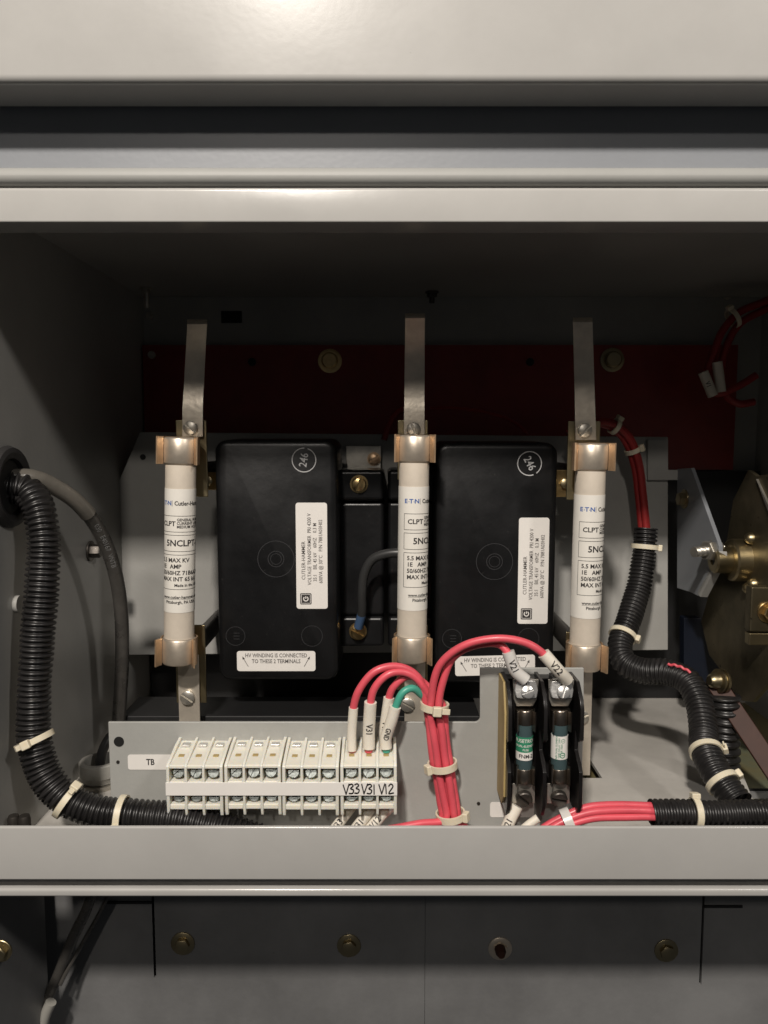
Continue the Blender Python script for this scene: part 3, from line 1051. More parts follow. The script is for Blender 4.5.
# ---- terminal blocks
PIT = 0.0117
BW = 0.0381
BD = 0.0335
yb0 = yt - BD
zb0 = P(280, 766, yb0).z
BH = zb0 - P(280, 811, yb0).z
def make_block():
    root = thing('terminal_block', (0, 0, 0), 'block', 'terminal block', 'beige terminal blocks in a row on the bracket')
    W_ = BW - 0.0006
    g = G()
    tw = 0.0017
    z_cell1, z_strip1, z_strip0, z_cell0 = -0.0022, -0.0113, -0.0200, -BH + 0.004
    # back slab, top deck, mid bar, bottom deck
    g.box((0.0002, 0.014, -BH + 0.001), (W_ - 0.0002, BD, -0.0004))
    g.prism([(0.0003, 0.0006, 0), (0.0003, BD, 0.0042), (0.0003, BD, 0.0015), (0.0003, 0.0006, z_cell1)], (W_ - 0.0006, 0, 0))
    g.box((0.0003, 0.0010, z_strip0), (W_ - 0.0003, 0.0142, z_strip1))
    g.box((0.0003, 0.0010, -BH + 0.0005), (W_ - 0.0003, 0.0142, z_cell0))
    obj('body', g, 'block_nylon', root, bevel=0.0004, local=True)
    for k in range(4):
        ew = W_ / 2 - 1.5 * PIT + tw / 2
        x, w = (0.0, ew) if k == 0 else ((W_ - ew, ew) if k == 3 else (W_ / 2 + (k - 1.5) * PIT - tw / 2, tw))
        prof = [(0, -BH), (0.0, -0.0005), (0.001, 0.0006), (0.010, 0.0026), (0.022, 0.0054), (BD, 0.0066), (BD, -BH + 0.001), (0.006, -BH + 0.001), (0.005, -BH - 0.0035), (0.001, -BH - 0.0035)]
        obj('partition', G().prism([(x, y, z) for y, z in prof], (w, 0, 0)), 'block_nylon', root, bevel=0.0003, local=True)
    for k in range(3):
        xc = W_ / 2 + (k - 1) * PIT
        for zc in ((z_cell1 + z_strip1) / 2, (z_strip0 + z_cell0) / 2):
            sg = slot_screw((xc, 0.0075, zc - 0.0004), (0, -1, 0.45), 0.0041, 0.0030, random.choice((5, -20, 40, 70, -50)))
            obj('screw', sg, 'screw_metal', root, local=True)
            obj('clamp', G().box((xc - 0.0046, 0.0078, zc - 0.0040), (xc + 0.0046, 0.0142, zc + 0.0036)), 'screw_metal', root, bevel=0.0004, local=True)
        obj('slot_glint', G().box((xc - 0.0028, 0.0235, 0.0030), (xc + 0.0028, 0.0285, 0.0048)), 'chrome', root, bevel=0.0003, local=True)  # bright metal box put in for the light glimpsed through the wire slot
        obj('entry_hole', G().box((xc - 0.0018, 0.0115, 0.0008), (xc + 0.0018, 0.0145, 0.00215)), 'tan_fibre', root, local=True)
    return root
blk = make_block()
xb0 = P(166.5, 790, yb0).x
BL = ['leftmost beige terminal block, beside the small TB label', 'second beige terminal block from the TB label, no wires in its top',
      'third beige terminal block, left of the one with handwritten numbers', 'beige terminal block with handwritten numbers and wires in its top']
BX = []
for i in range(4):
    b = blk if i == 0 else copy_tree(blk)
    x = xb0 + i * (BW + 0.0004)
    b.location = (x, yb0 + (0, 0.0002, -0.0001, 0.0001)[i], zb0 + (0, 0.0002, -0.0001, 0.0002)[i])
    b.rotation_euler = (0, R((0.2, -0.3, 0.15, -0.2)[i]), R((0.1, -0.25, 0.2, -0.1)[i]))
    b['label'] = BL[i]
    BX.append(x)
ms = thing('marker_strip', (xb0, yb0, zb0 - 0.0157), 'long white marker strip with handwritten numbers across the terminal blocks', 'label strip')
obj('strip', G().box((xb0 - 0.0004, yb0 - 0.0008, zb0 - 0.0201), (BX[3] + BW - 0.0003, yb0 - 0.0001, zb0 - 0.0111)), 'label_white', ms, bevel=0.0002)
hw_ = G()
for i, w in enumerate(('V33', 'V31', 'V12')):
    t = handwriting(w, 0.0066, 0.70)
    t.xf(Matrix.Rotation(R((3, -2, 2)[i]), 4, 'Z') @ Matrix.Translation((0, (0.0003, 0.0008, 0.0005)[i], 0)))
    t.xf(Matrix.Translation((BX[3] + 0.0022 + i * 0.0118, yb0 - 0.0010, zb0 - 0.0194)) @ Matrix.Rotation(R(90), 4, 'X') @ Matrix.Scale(0.80, 4, (1, 0, 0)))
    hw_.merge(t)
obj('handwriting', hw_, 'ink', ms)

# ---- two pole fuse holder with its cartridge fuses
yh1 = yt
fh = thing('fuse_holder', P(540, 820, yt), 'black two pole fuse holder on the upright part of the grey bracket', 'fuse holder')
yfr = 0.488                                # front of its barriers
ztop, zbot = P(540, 671, yt).z, P(540, 820, yfr).z
zmid = P(540, 748, 0.50).z
HX = [P(507, 750, 0.50).x, P(541.5, 750, 0.50).x, P(577, 750, 0.50).x]
g = G()
g.box((HX[0], 0.514, zbot + 0.003), (HX[2], yt, ztop - 0.002))
obj('base', g, 'black_plastic', fh, bevel=0.0008)
for i, x in enumerate(HX):
    t_ = 0.0026
    dt = ztop - zmid
    db = zmid - zbot
    prof = [(yt - 0.001, ztop), (yfr + 0.014, ztop), (yfr + 0.003, ztop - 0.009), (yfr, ztop - 0.015), (yfr, zmid + 0.010), (yfr + 0.004, zmid + 0.007),
            (yfr + 0.013, zmid + 0.012), (yfr + 0.014, zmid - 0.002), (yfr + 0.004, zmid - 0.008), (yfr, zmid - 0.012), (yfr, zbot + 0.010), (yfr + 0.006, zbot), (yt - 0.001, zbot + 0.002)]
    obj('barrier', G().prism([(x - t_ / 2, y, z) for y, z in prof], (t_, 0, 0)), 'black_plastic', fh, bevel=0.0005)
xs0 = P(500.5, 745, yt).x
obj('insulating_sheet', G().prism([(HX[0] - 0.0027, y, z) for y, z in ((yt - 0.001, ztop - 0.001), (yfr + 0.016, ztop - 0.001), (yfr + 0.008, ztop - 0.02), (yfr + 0.008, zbot + 0.012), (yfr + 0.016, zbot + 0.004), (yt - 0.001, zbot + 0.004))], (0.0013, 0, 0)), 'tan_fibre', fh)
SF = []
for i in range(2):
    xc = (HX[i] + HX[i + 1]) / 2
    yc = 0.500
    zc1, zc0 = P(540, 722, yc - 0.006).z, P(540, 776, yc - 0.006).z
    for zc, hgt in ((zc1, 0.0135), (zc0, 0.0135)):
        k = G()
        le, ri = clip_profile(0.0064, 48, 0.0008, 0.45)
        n = len(le)
        for z in (zc - hgt / 2, zc + hgt / 2):
            k.v += [Vector((xc + p.x * 0.98, yc + p.y, z)) for p in le] + [Vector((xc + p.x * 0.98, yc + p.y, z)) for p in ri]
        for j in range(n - 1):
            k.f += [(j + 1, j, n + j, n + j + 1), (2 * n + j, 2 * n + j + 1, 3 * n + j + 1, 3 * n + j), (j, j + 1, 2 * n + j + 1, 2 * n + j), (n + j + 1, n + j, 3 * n + j, 3 * n + j + 1)]
        for j in (0, n - 1):
            k.f.append((j, n + j, 3 * n + j, 2 * n + j))
        obj('spring_clip', k, 'cap_metal', fh, angle=50)
    # terminal plates and screws
    zt_ = P(540, 690, 0.495).z
    obj('terminal_plate', G().prism([(xc - 0.0078, 0.499, zt_ - 0.0075), (xc - 0.0086, 0.4985, zt_ + 0.006), (xc + 0.0086, 0.4985, zt_ + 0.006), (xc + 0.0078, 0.499, zt_ - 0.0075), (xc + 0.0055, 0.5005, zt_ - 0.013), (xc - 0.0055, 0.5005, zt_ - 0.013)], (0, 0.0012, 0)), 'zinc', fh, bevel=0.0003)
    sad = G()
    for sx in (-1, 1):
        sad.prism([(xc, 0.4925, zt_ - 0.0060), (xc + sx * 0.0070, 0.4945, zt_ - 0.0060), (xc + sx * 0.0082, 0.4965, zt_ - 0.001), (xc + sx * 0.0070, 0.4975, zt_ + 0.0058), (xc, 0.4965, zt_ + 0.0066)], (0, 0.004, 0))
    obj('saddle_clamp', sad, 'chrome', fh, bevel=0.0012, seg=1)
    obj('screw', slot_screw((xc, 0.4925, zt_ - 0.0004), (0, -1, 0.35), 0.0042, 0.0024, 20 + 50 * i), 'chrome', fh)
    zl = P(540, 797, 0.497).z
    obj('terminal_plate', G().box((xc - 0.0078, 0.500, zl - 0.006), (xc + 0.0078, 0.5012, zl + 0.008)), 'zinc', fh, bevel=0.0003)
    obj('screw', slot_screw((xc, 0.4995, zl - 0.001), (0, -1, -0.2), 0.0055, 0.0040, -40 + 30 * i), 'dark_metal', fh)
    for z0_, z1_, w_, y_ in ((zt_ - 0.010, zt_ + 0.006, 0.005, 0.5010), (zl - 0.006, zl + 0.008, 0.005, 0.5014), (zc1 - 0.0055, zc1 + 0.0045, 0.004, yc + 0.0070), (zc0 - 0.004, zc0 + 0.006, 0.004, yc + 0.0070)):
        obj('post', G().box((xc - w_, y_, z0_), (xc + w_, 0.5145, z1_)), 'black_plastic', fh, bevel=0.0006)
    # cartridge fuse
    lab = ['small cartridge fuse with green and white band in the left pole', 'small cartridge fuse with plain white label in the right pole'][i]
    zt1, zt0 = zc1 + 0.0068, zc0 - 0.0068
    cf = thing('cartridge_fuse', (xc, yc, zt0), lab, 'fuse', 'small cartridge fuses in the fuse holder')
    r = 0.0057
    obj('body', G().lathe([(r - 0.0003, zt0 + 0.004), (r - 0.0003, zt1 - 0.004)], (xc, yc, 0), n=32), 'fuse_body', cf)
    for a, b in ((zt0, zt0 + 0.0105), (zt1 - 0.0105, zt1)):
        obj('cap', G().lathe([(r - 0.0016, a), (r - 0.0002, a + 0.0006), (r, a + 0.0014), (r, b - 0.0006), (r - 0.0004, b)], (xc, yc, 0), n=32), 'cap_metal', cf, angle=50)
    rl = r - 0.00008
    z_a, z_b, z_c = P(540, 738 if i == 0 else 737, yc - r).z, P(540, 753, yc - r).z, P(540, 761 if i == 0 else 760, yc - r).z
    def band(za_, zb_2):
        return G().lathe([(r - 0.0006, zb_2), (rl, zb_2), (rl, za_), (r - 0.0006, za_)], (xc, yc, 0), n=32, cap=False)
    mv = Matrix.Translation((xc, yc, 0))
    if i == 0:
        lb = obj('label', band(z_a, z_b), 'fuse_green', cf)
        zh = z_a - z_b
        t = lines2d([('FUSETRON', 0, z_a - zh * 0.24, 0.0034, 'CENTER', 0.95), ('DUAL-ELEMENT', 0, z_a - zh * 0.58, 0.0022, 'CENTER', 1), ('FUSE', 0, z_a - zh * 0.83, 0.0020, 'CENTER', 1)], 0.01)
        obj('print', wrap(t, rl + 0.00012).xf(mv), 'label_white', lb)
        lb = obj('label', band(z_b - 0.00002, z_c), 'label_white', cf)
        t = lines2d([('FNM-2', 0.0003, (z_b + z_c) / 2, 0.0036, 'CENTER', 1)], 0.02)
        obj('print', wrap(t, rl + 0.00012).xf(mv), 'ink', lb)
    else:
        lb = obj('label', band(z_a, z_c), 'label_white', cf)
        t = G()
        rows = lines2d([('FNM DUAL ELEMENT', 0, 0.0026, 0.0018, 'CENTER', 1), ('TIME DELAY 250V', 0, 0.0008, 0.0018, 'CENTER', 1), ('IR 10kA', 0, -0.0008, 0.0018, 'CENTER', 1)], 0.01)
        rows.xf(Matrix.Translation((-0.0005, (z_a + z_c) / 2, 0)) @ Matrix.Rotation(R(90), 4, 'Z'))
        t.merge(rows)
        ring2d(t, 0.0012, z_a - 0.0030, 0.0013, 0.0003, 20)
        bar2d(t, 0.0006, z_a - 0.0030, 0.0018, z_a - 0.0030, 0.0003)
        ring2d(t, 0.0010, z_c + 0.0030, 0.0017, 0.0006, 20)
        bar2d(t, 0.0000, z_c + 0.0030, 0.0020, z_c + 0.0030, 0.0006)
        obj('print', wrap(t, rl + 0.00012).xf(mv), 'fuse_green', lb)
    SF.append((xc, zt_))

# ================================================================== WIRES
def along(sp, L0, text, size, r, align='LEFT', bold=0.0, sx=1.0):
    """lettering laid along a swept path on the side facing the camera"""
    out = G()
    t = lines2d([(text, 0, 0, size, align, sx)], bold)
    t = refine(t, r * 0.3)
    cum = [0]
    for a, b in zip(sp, sp[1:]):
        cum.append(cum[-1] + (b - a).length)
    for p in t.v:
        s_ = L0 + p.x
        i = max(0, min(len(sp) - 2, bisect.bisect(cum, s_) - 1))
        f = (s_ - cum[i]) / (cum[i + 1] - cum[i])
        q = sp[i].lerp(sp[i + 1], f)
        tg = (sp[min(i + 2, len(sp) - 1)] - sp[max(i - 1, 0)]).normalized()
        view = (-q).normalized()
        nrm = (view - tg * view.dot(tg)).normalized()
        bi = nrm.cross(tg)
        a = p.y / r
        out.v.append(q + nrm * ((r + 0.0002) * math.cos(a)) + bi * ((r + 0.0002) * math.sin(a)))
    out.f = t.f
    return out
WR = 0.0026
def wire(name, ctrl, material, label, r=WR, cat='wire', group=None, sleeves=(), n=12):
    sp = spline(ctrl, 0.0020)
    ph = random.uniform(0, 6.28)
    sp = [p + Vector((math.sin(i * 0.31 + ph), 0.6 * math.sin(i * 0.23 + 2 * ph), math.sin(i * 0.27 + 3 * ph))) * 0.00022 for i, p in enumerate(sp)]
    base = sp[-1]
    root = thing(name, base, label, cat, group)
    obj('insulation', G().sweep(sp, r, n), material, root)
    for s in sleeves:
        pts = spline(s['pts'], 0.002)
        sl = obj('marker_sleeve', G().sweep(pts, s.get('r', 0.0041), 16, flat=s.get('flat')), s.get('mat', 'sleeve'), root)
        if 'text' in s:
            rr = s.get('r', 0.0041)
            path = pts[::-1] if s.get('dir', 1) < 0 else pts
            f = s.get('at', 0.5)
            tot = sum((b - a).length for a, b in zip(path, path[1:]))
            t = along(path, tot * f, s['text'], s.get('size', 0.0062), rr, 'CENTER', 0.016, 0.85)
            obj('print', t, 'ink', sl)
    return root


yw = 0.510
def cell(i):                               # wire entry of pole i of the last block
    return Vector((BX[3] + (BW - 0.0006) / 2 + (i - 1) * PIT, yb0 + 0.0165, zb0 + 0.0030))
c0, c1, c2 = cell(0), cell(1), cell(2)
def Q(*a):
    return [P(u, v, y) for u, v, y in a]
RG = 'red wires tied into the bundle'
CB = [(434.5, 706), (438, 735), (442, 765), (448, 800), (450.5, 817)]      # centre line of the bundle
def bundle(du, y):
    return Q(*[(u + du, v, y) for u, v in CB])
def up(c, dz, dy=0.0):
    return c + Vector((0, dy, dz))
wire('wire', [c0, up(c0, 0.012)] + Q((353.5, 709, 0.507), (359, 690, 0.506), (374, 672, 0.507), (393, 666, 0.509), (410, 671, 0.511), (422, 684, 0.511)) + bundle(-8, 0.5105) + Q((434, 824, 0.509), (415, 826, 0.506), (392, 831, 0.505)),
     'wire_red', 'red wire of the widest loop, from the leftmost blank sleeve in the wired block', group=RG,
     sleeves=[dict(pts=[up(c0, 0.001), up(c0, 0.014)] + Q((353.5, 707.5, 0.507)), r=0.0032)])
wire('wire', [c1, up(c1, 0.012)] + Q((370.5, 703, 0.506), (376, 686, 0.506), (389, 674, 0.507), (405, 673, 0.509), (420, 682, 0.510)) + bundle(0, 0.5105) + Q((453, 834, 0.509)),
     'wire_red', 'red wire looping from the white sleeve printed V31', group=RG,
     sleeves=[dict(pts=[up(c1, 0.0026), up(c1, 0.016)] + Q((370.5, 702, 0.506)), r=0.0042, text='V31', at=0.56, dir=-1)])
c2b = c2 + Vector((-0.0008, 0.007, 0))
wire('wire', [c2b, up(c2b, 0.012)] + Q((389, 700, 0.514), (394, 686, 0.513), (407, 676, 0.513), (421, 681, 0.513), (433, 693, 0.513)) + bundle(8, 0.5105) + Q((468, 832, 0.510)),
     'wire_red', 'red wire of the smallest red loop, rising behind the green wire sleeve', group=RG,
     sleeves=[dict(pts=[up(c2b, 0.0026), up(c2b, 0.014)] + Q((389, 697.5, 0.514)), r=0.0038, text='V12', at=0.60, dir=-1)])
wire('wire', [c2, up(c2, 0.010)] + Q((392, 720, 0.506), (396, 706, 0.505), (402, 693, 0.505), (412, 688, 0.507), (421, 694, 0.511)) + bundle(-3, 0.5150) + Q((449, 834, 0.515)),
     'wire_green', 'short green wire looping into the red bundle',
     sleeves=[dict(pts=[up(c2, 0.0026), up(c2, 0.010)] + Q((391.7, 720, 0.506), (395.3, 706.5, 0.505)), r=0.0040, text='GND', at=0.62, dir=-1, size=0.005)])
s0, s1 = SF
e0 = Vector((s0[0] - 0.001, 0.4965, s0[1] + 0.0060))
e1 = Vector((s1[0] + 0.003, 0.4965, s1[1] + 0.0062))
wire('wire', [e1] + Q((558, 670, 0.491), (543, 653, 0.490), (525, 643, 0.491), (498, 638.5, 0.493), (470, 643, 0.496), (448, 656, 0.499), (436, 674, 0.502)) + bundle(-4.2, 0.5055) + Q((440, 822, 0.504), (420, 824, 0.502), (388, 829, 0.500)),
     'wire_red', 'long red wire arching to the right pole of the fuse holder', group=RG,
     sleeves=[dict(pts=[e1 + Vector((0, -0.002, 0.0005))] + Q((557, 669, 0.4895), (543.5, 653.5, 0.490)), r=0.0042, text='V22', at=0.42, dir=-1)])
wire('wire', [e0] + Q((515, 670, 0.495), (508, 653, 0.496), (498, 644, 0.499), (480, 644.5, 0.502), (460, 652, 0.504), (447, 668, 0.505)) + bundle(4.2, 0.5055) + Q((458, 824, 0.506), (466, 836, 0.505)),
     'wire_red', 'red wire arching to the left pole of the fuse holder', group=RG,
     sleeves=[dict(pts=[e0 + Vector((0, -0.002, 0.0008))] + Q((515, 670, 0.4945), (508, 651.5, 0.4955)), r=0.0042, text='V21', at=0.42, dir=-1, mat='sleeve_clear')])
# wires leaving the bottom of the fuse holder
LR = [(0, 0.4985, 0, 'topmost of three red wires running from the right conduit below the fuse holder'),
      (5.6, 0.4945, 6, 'middle of three red wires running from the right conduit below the fuse holder'),
      (12.5, 0.4935, 14, 'lowest of three red wires running from the right conduit below the fuse holder')]
for dv, y, du, lab in LR:
    wire('wire', Q((668, 806 + dv, y), (640, 805.5 + dv * 0.9, y), (605, 805 + dv, y - 0.001), (586, 807.5 + dv, y - 0.001), (563 + du * 0.3, 817 + dv * 0.7, y - 0.0015), (546 + du * 0.7, 826 + dv * 0.5, y - 0.002), (528 + du, 839, y - 0.002)),
         'wire_red', lab, r=0.0025, group='red wires from the right conduit')
def sleeve_thing(ctrl, label, text=None, r=0.0042, dir=1, at=0.5):
    pts = spline(ctrl, 0.002)
    root = thing('marker_sleeve', pts[-1], label, 'wire marker', 'white sleeves pointing down to the rail')
    s = obj('tube', G().sweep(pts, r, 16), 'sleeve', root)
    if text:
        path = pts[::-1] if dir < 0 else pts
        tot = sum((b - a).length for a, b in zip(path, path[1:]))
        t = along(path, tot * (1 - at if dir < 0 else at), text, 0.006, r, 'CENTER', 0.016, 0.85)
        obj('print', t, 'ink', s)
    return root
sleeve_thing(Q((517, 806, 0.496), (510, 820, 0.494), (503, 836, 0.492)), 'white printed sleeve leaving the left pole of the fuse holder', 'V21', 0.0040, -1, 0.6)
sleeve_thing(Q((538, 818, 0.490), (527, 826, 0.4895), (516, 836, 0.489)), 'white sleeve lying beside the red wires below the fuse holder', None, 0.0028)
sleeve_thing(Q((352, 806, 0.508), (343, 818, 0.504), (329, 836, 0.500)), 'leftmost white sleeve slanting down below the handwritten terminal block', 'V33', 0.0036, -1, 0.62)
sleeve_thing(Q((373, 807, 0.508), (364, 818, 0.504), (350, 836, 0.500)), 'middle of three white sleeves slanting below the handwritten terminal block', 'V31', 0.0038, -1, 0.62)
sleeve_thing(Q((391, 806, 0.508), (382, 815, 0.504), (364, 836, 0.500)), 'rightmost of three white sleeves slanting below the handwritten terminal block', 'V12', 0.0038, -1, 0.55)

# ================================================================== CORRUGATED CONDUITS
def conduit(name, ctrl, r, label, rib=0.0031, amp=0.0011, slit=None, slit_turn=0.0, n=36, open_end=False):
    sp = spline(ctrl, rib / 7)
    def rad(L, a):
        x = 0.0
        ph = L / rib
        if slit is not None:
            da = (a - slit - slit_turn * L + math.pi) % (2 * math.pi) - math.pi
            if abs(da) < 0.07:
                return r - amp * 1.5
            if 0 < da < 1.5:
                ph += 0.5
        ph += 0.10 * math.sin(L * 210) + 0.06 * math.sin(L * 95 + 1)
        s = math.sin(2 * math.pi * ph)
        wob = 1 + 0.025 * math.sin(L * 61 + 2 * a) + 0.015 * math.sin(L * 173 + a)
        return (r + amp * max(-0.9, min(0.8, s * 1.6)) - amp * 0.5) * wob
    o = obj(name, G().sweep(sp, rad, n, cap=not open_end), 'loom', angle=80, origin=sp[-1])
    tag(o, label, 'conduit')
    return sp


def tie(center, axis, r, label, head=(0, -1, 0), w=0.0042, tail=0.010, material='nylon'):
    """cable tie: band, locking head and cut tail"""
    ax = Vector(axis).normalized()
    c = Vector(center)
    root = thing('cable_tie', c - Vector((0, 0, r)), label, 'cable tie', 'nylon cable ties')
    obj('band', G().lathe([(r - 0.0004, -w / 2), (r + 0.0009, -w / 2), (r + 0.0009, w / 2), (r - 0.0004, w / 2), (r - 0.0004, -w / 2)], c, ax, n=32, cap=False), material, root)
    h = Vector(head)
    h = (h - ax * h.dot(ax)).normalized()
    s = ax.cross(h)
    m = Matrix((s, ax, h)).transposed().to_4x4()
    m.translation = c + h * r
    g = G().box((-0.0030, -w * 0.72, 0.0002), (0.0030, w * 0.72, 0.0040))
    obj('head', g.xf(m), material, root, bevel=0.0008)
    if tail:
        g = G().box((0.0028, -w * 0.42, 0.0012), (0.0028 + tail, w * 0.42, 0.0023))
        obj('tail', g.xf(m), material, root, bevel=0.0003)
    return root


def at(sp, f):
    i = int(f * (len(sp) - 2))
    i = max(1, min(len(sp) - 2, i))
    return sp[i], (sp[i + 1] - sp[i - 1]).normalized()


def near(sp, u, v):                        # place along a path closest to a pixel
    best = None
    for i, p in enumerate(sp):
        d = ray(u, v).normalized()
        q = (p - d * p.dot(d)).length
        if best is None or q < best[0]:
            best = (q, i)
    return at(sp, best[1] / max(1, len(sp) - 2))


# grommet in the left wall
gy = XL / ((12 - 384) / FPX)
gc = PX(8, 487, XL)
gr = obj('grommet', G().lathe([(0.016, -0.003), (0.027, -0.003), (0.028, 0.001), (0.0265, 0.0045), (0.0235, 0.0055), (0.0195, 0.004), (0.0185, 0.0), (0.0185, -0.003), (0.016, -0.003)], gc, (1, 0, 0), n=40, cap=False), 'rubber', origin=gc)
tag(gr, 'round black rubber grommet in the left wall', 'grommet')
g = G().lathe([(0.019, 0), (0.019, 0.0006)], gc + Vector((0.0003, 0, 0)), (1, 0, 0), n=32)
o = obj('grommet_opening', g, 'hole_black', origin=gc)
tag(o, 'dark opening inside the rubber grommet', 'opening')

spL = conduit('corrugated_conduit', [gc + Vector((-0.004, 0.003, 0.000))] + Q((26, 491, 0.527), (38, 507, 0.522), (43.5, 535, 0.518), (43, 570, 0.515), (40, 610, 0.512), (36.5, 655, 0.509), (34, 700, 0.506), (34.5, 740, 0.503), (45, 775, 0.500), (68, 800, 0.498), (100, 812, 0.498), (135, 816, 0.498), (175, 819, 0.498), (215, 827, 0.498), (260, 840, 0.498)),
              0.0107, 'black corrugated conduit running down the left wall and along the rail', rib=0.0037, amp=0.0012, slit=0.35, slit_turn=2.6)
c, ax = near(spL, 35, 740)
tie(c, ax + Vector((0.25, 0, 0.10)), 0.0122, 'cable tie on the upright run of left conduit', (0.1, -1, 0), w=0.004, tail=0.004)
c, ax = near(spL, 68, 800)
tie(c, ax, 0.0122, 'cable tie round the bend of left conduit, head standing up', (0.55, -0.3, 0.8), tail=0.004)
c, ax = near(spL, 122, 815)
tie(c, ax, 0.0122, 'cable tie on left conduit below the TB label', (0, -1, -0.25), tail=0.0)
o = obj('wall_ring', G().lathe([(0.003, 0), (0.006, 0), (0.006, 0.003), (0.003, 0.003)], PX(16, 604, XL), (1, 0, 0), n=20), 'paint_inside')
tag(o, 'tiny pale plug on left wall beside the upright conduit', 'plug')

# black cable
sp = spline([gc + Vector((-0.004, 0.006, 0.006))] + Q((32, 478, 0.535), (55, 487, 0.548), (80, 505, 0.565), (100, 532, 0.585), (114, 568, 0.602), (121, 610, 0.615), (122, 660, 0.622), (119, 715, 0.628), (114, 770, 0.632)) + [Vector((P(114, 770, 0.632).x - 0.002, 0.635, ZF + 0.003))], 0.002)
cbl = thing('power_cable', sp[-1], 'thick black cable curving from the grommet down behind the bracket', 'cable')
obj('jacket', G().sweep(sp, 0.0056, 16), 'cable_black', cbl)
mat('sheath', (0.12, 0.11, 0.095), 0.25, bump=0.1, bscale=90, var=0.25, vscale=40, rvar=0.08)
obj('outer_sheath', G().sweep(sp[:36], 0.0061, 16), 'sheath', cbl)
obj('print', along(sp, 0.078, '030   E40167  VNTB', 0.0052, 0.0056), 'ink_grey', cbl)

# right conduits and their wires
yq = 0.70
spR = conduit('corrugated_conduit', Q((646, 528, 0.703), (644, 555, 0.700), (638, 590, 0.690), (628, 622, 0.674), (620, 645, 0.660), (624, 662, 0.648), (643, 671, 0.636), (667, 672, 0.622), (687, 681, 0.608), (699, 702, 0.592), (703, 728, 0.576), (705, 748, 0.560), (716, 773, 0.540), (738, 803, 0.520)),
              0.0106, 'black corrugated conduit snaking down on the right from behind the right fuse', rib=0.0036, slit=2.0, slit_turn=1.5, open_end=True)
c, ax = near(spR, 645, 547); tie(c, ax, 0.0114, 'cable tie high on right conduit beside the right fuse label', (1, -0.4, 0), tail=0.0)
c, ax = near(spR, 627, 637); tie(c, ax, 0.0114, 'cable tie on right conduit just above its first bend', (1, -0.5, 0), tail=0.0)
c, ax = near(spR, 706, 752); tie(c, ax, 0.0114, 'upper cable tie where right conduit drops to the rail', (1, -0.2, 0.3), tail=0.004)
c, ax = near(spR, 723, 782); tie(c, ax, 0.0114, 'lower cable tie where right conduit drops to the rail', (1, -0.2, 0.3), tail=0.0)
spB = conduit('corrugated_conduit', Q((651, 813, 0.4965), (680, 813, 0.4965), (720, 814, 0.4965), (760, 813, 0.4965), (820, 812, 0.4965)), 0.0089,
              'horizontal black corrugated conduit along the rail at lower right', rib=0.0036, amp=0.0008, slit=0.25, open_end=True)
c, ax = near(spB, 695, 813); tie(c, ax, 0.0096, 'cable tie on the horizontal conduit at lower right', (0, 0.2, 1), tail=0.0)
spC = conduit('corrugated_conduit', [Vector((P(725, 700, 0.60).x, 0.60, P(725, 695, 0.60).z)), Vector((P(725, 730, 0.60).x, 0.60, P(725, 730, 0.60).z)), Vector((P(723, 775, 0.60).x, 0.60, ZF + 0.002))], 0.0118,
              'short upright black corrugated conduit behind the right conduit', rib=0.0062, amp=0.0014)
o = obj('wire', G().sweep(spline([P(668 + 3.2 * k, 664.5 + 0.16 * k * k + (0.6 if k % 2 else -0.6), 0.6125 - 0.0018 * k) for k in range(8)], 0.001), 0.0011, 8), 'wire_red')
tag(o, 'short bit of red wire peeking from the slit in right conduit', 'wire')
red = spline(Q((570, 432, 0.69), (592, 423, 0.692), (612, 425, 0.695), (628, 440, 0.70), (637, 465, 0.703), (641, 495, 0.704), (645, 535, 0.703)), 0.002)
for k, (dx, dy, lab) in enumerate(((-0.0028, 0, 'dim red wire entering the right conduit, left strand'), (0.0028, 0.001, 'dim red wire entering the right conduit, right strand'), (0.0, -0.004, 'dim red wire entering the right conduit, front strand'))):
    o = obj('wire', G().sweep([p + Vector((dx, dy, dx * 0.5)) for p in red], 0.0029, 10), 'wire_red_shaded', origin=red[-1])
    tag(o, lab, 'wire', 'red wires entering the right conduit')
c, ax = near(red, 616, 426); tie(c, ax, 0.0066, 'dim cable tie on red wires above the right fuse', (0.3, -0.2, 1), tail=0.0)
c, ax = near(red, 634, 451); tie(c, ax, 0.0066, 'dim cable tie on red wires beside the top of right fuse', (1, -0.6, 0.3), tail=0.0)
o = obj('wire', G().sweep(spline(Q((430, 408, 0.76), (455, 408, 0.76), (490, 413, 0.76), (515, 423, 0.758), (528, 438, 0.755), (532, 470, 0.752)), 0.002), 0.0018, 8), 'wire_red_shaded')
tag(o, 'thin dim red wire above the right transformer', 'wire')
o = obj('wire', G().sweep(spline(Q((384, 440, 0.735), (389, 425, 0.736), (398, 412, 0.738), (415, 405, 0.74)), 0.002), 0.0028, 8), 'wire_red_shaded')
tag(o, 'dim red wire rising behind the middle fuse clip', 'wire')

# cable ties on the red bundle
tie(P(434.5, 706, 0.5095), (0.08, 0, 1), 0.0090, 'top cable tie on the red wire bundle', (0.1, -1, 0), tail=0.006, w=0.0046)
tie(P(442.5, 765, 0.5095), (-0.12, 0, 1), 0.0094, 'middle cable tie on the red wire bundle', (-1, -0.5, 0), tail=0.0, w=0.0046)
tie(P(450.5, 815, 0.5095), (-0.12, 0, 1), 0.0094, 'bottom cable tie on the red wire bundle', (1, -0.5, 0), tail=0.0, w=0.0046)
tie(P(568, 821, 0.4945), (1, 0, 0.4), 0.0078, 'pale cable tie on red wires below the fuse holder', (0.2, -1, -0.5), tail=0.0, w=0.006, material='sleeve_clear')

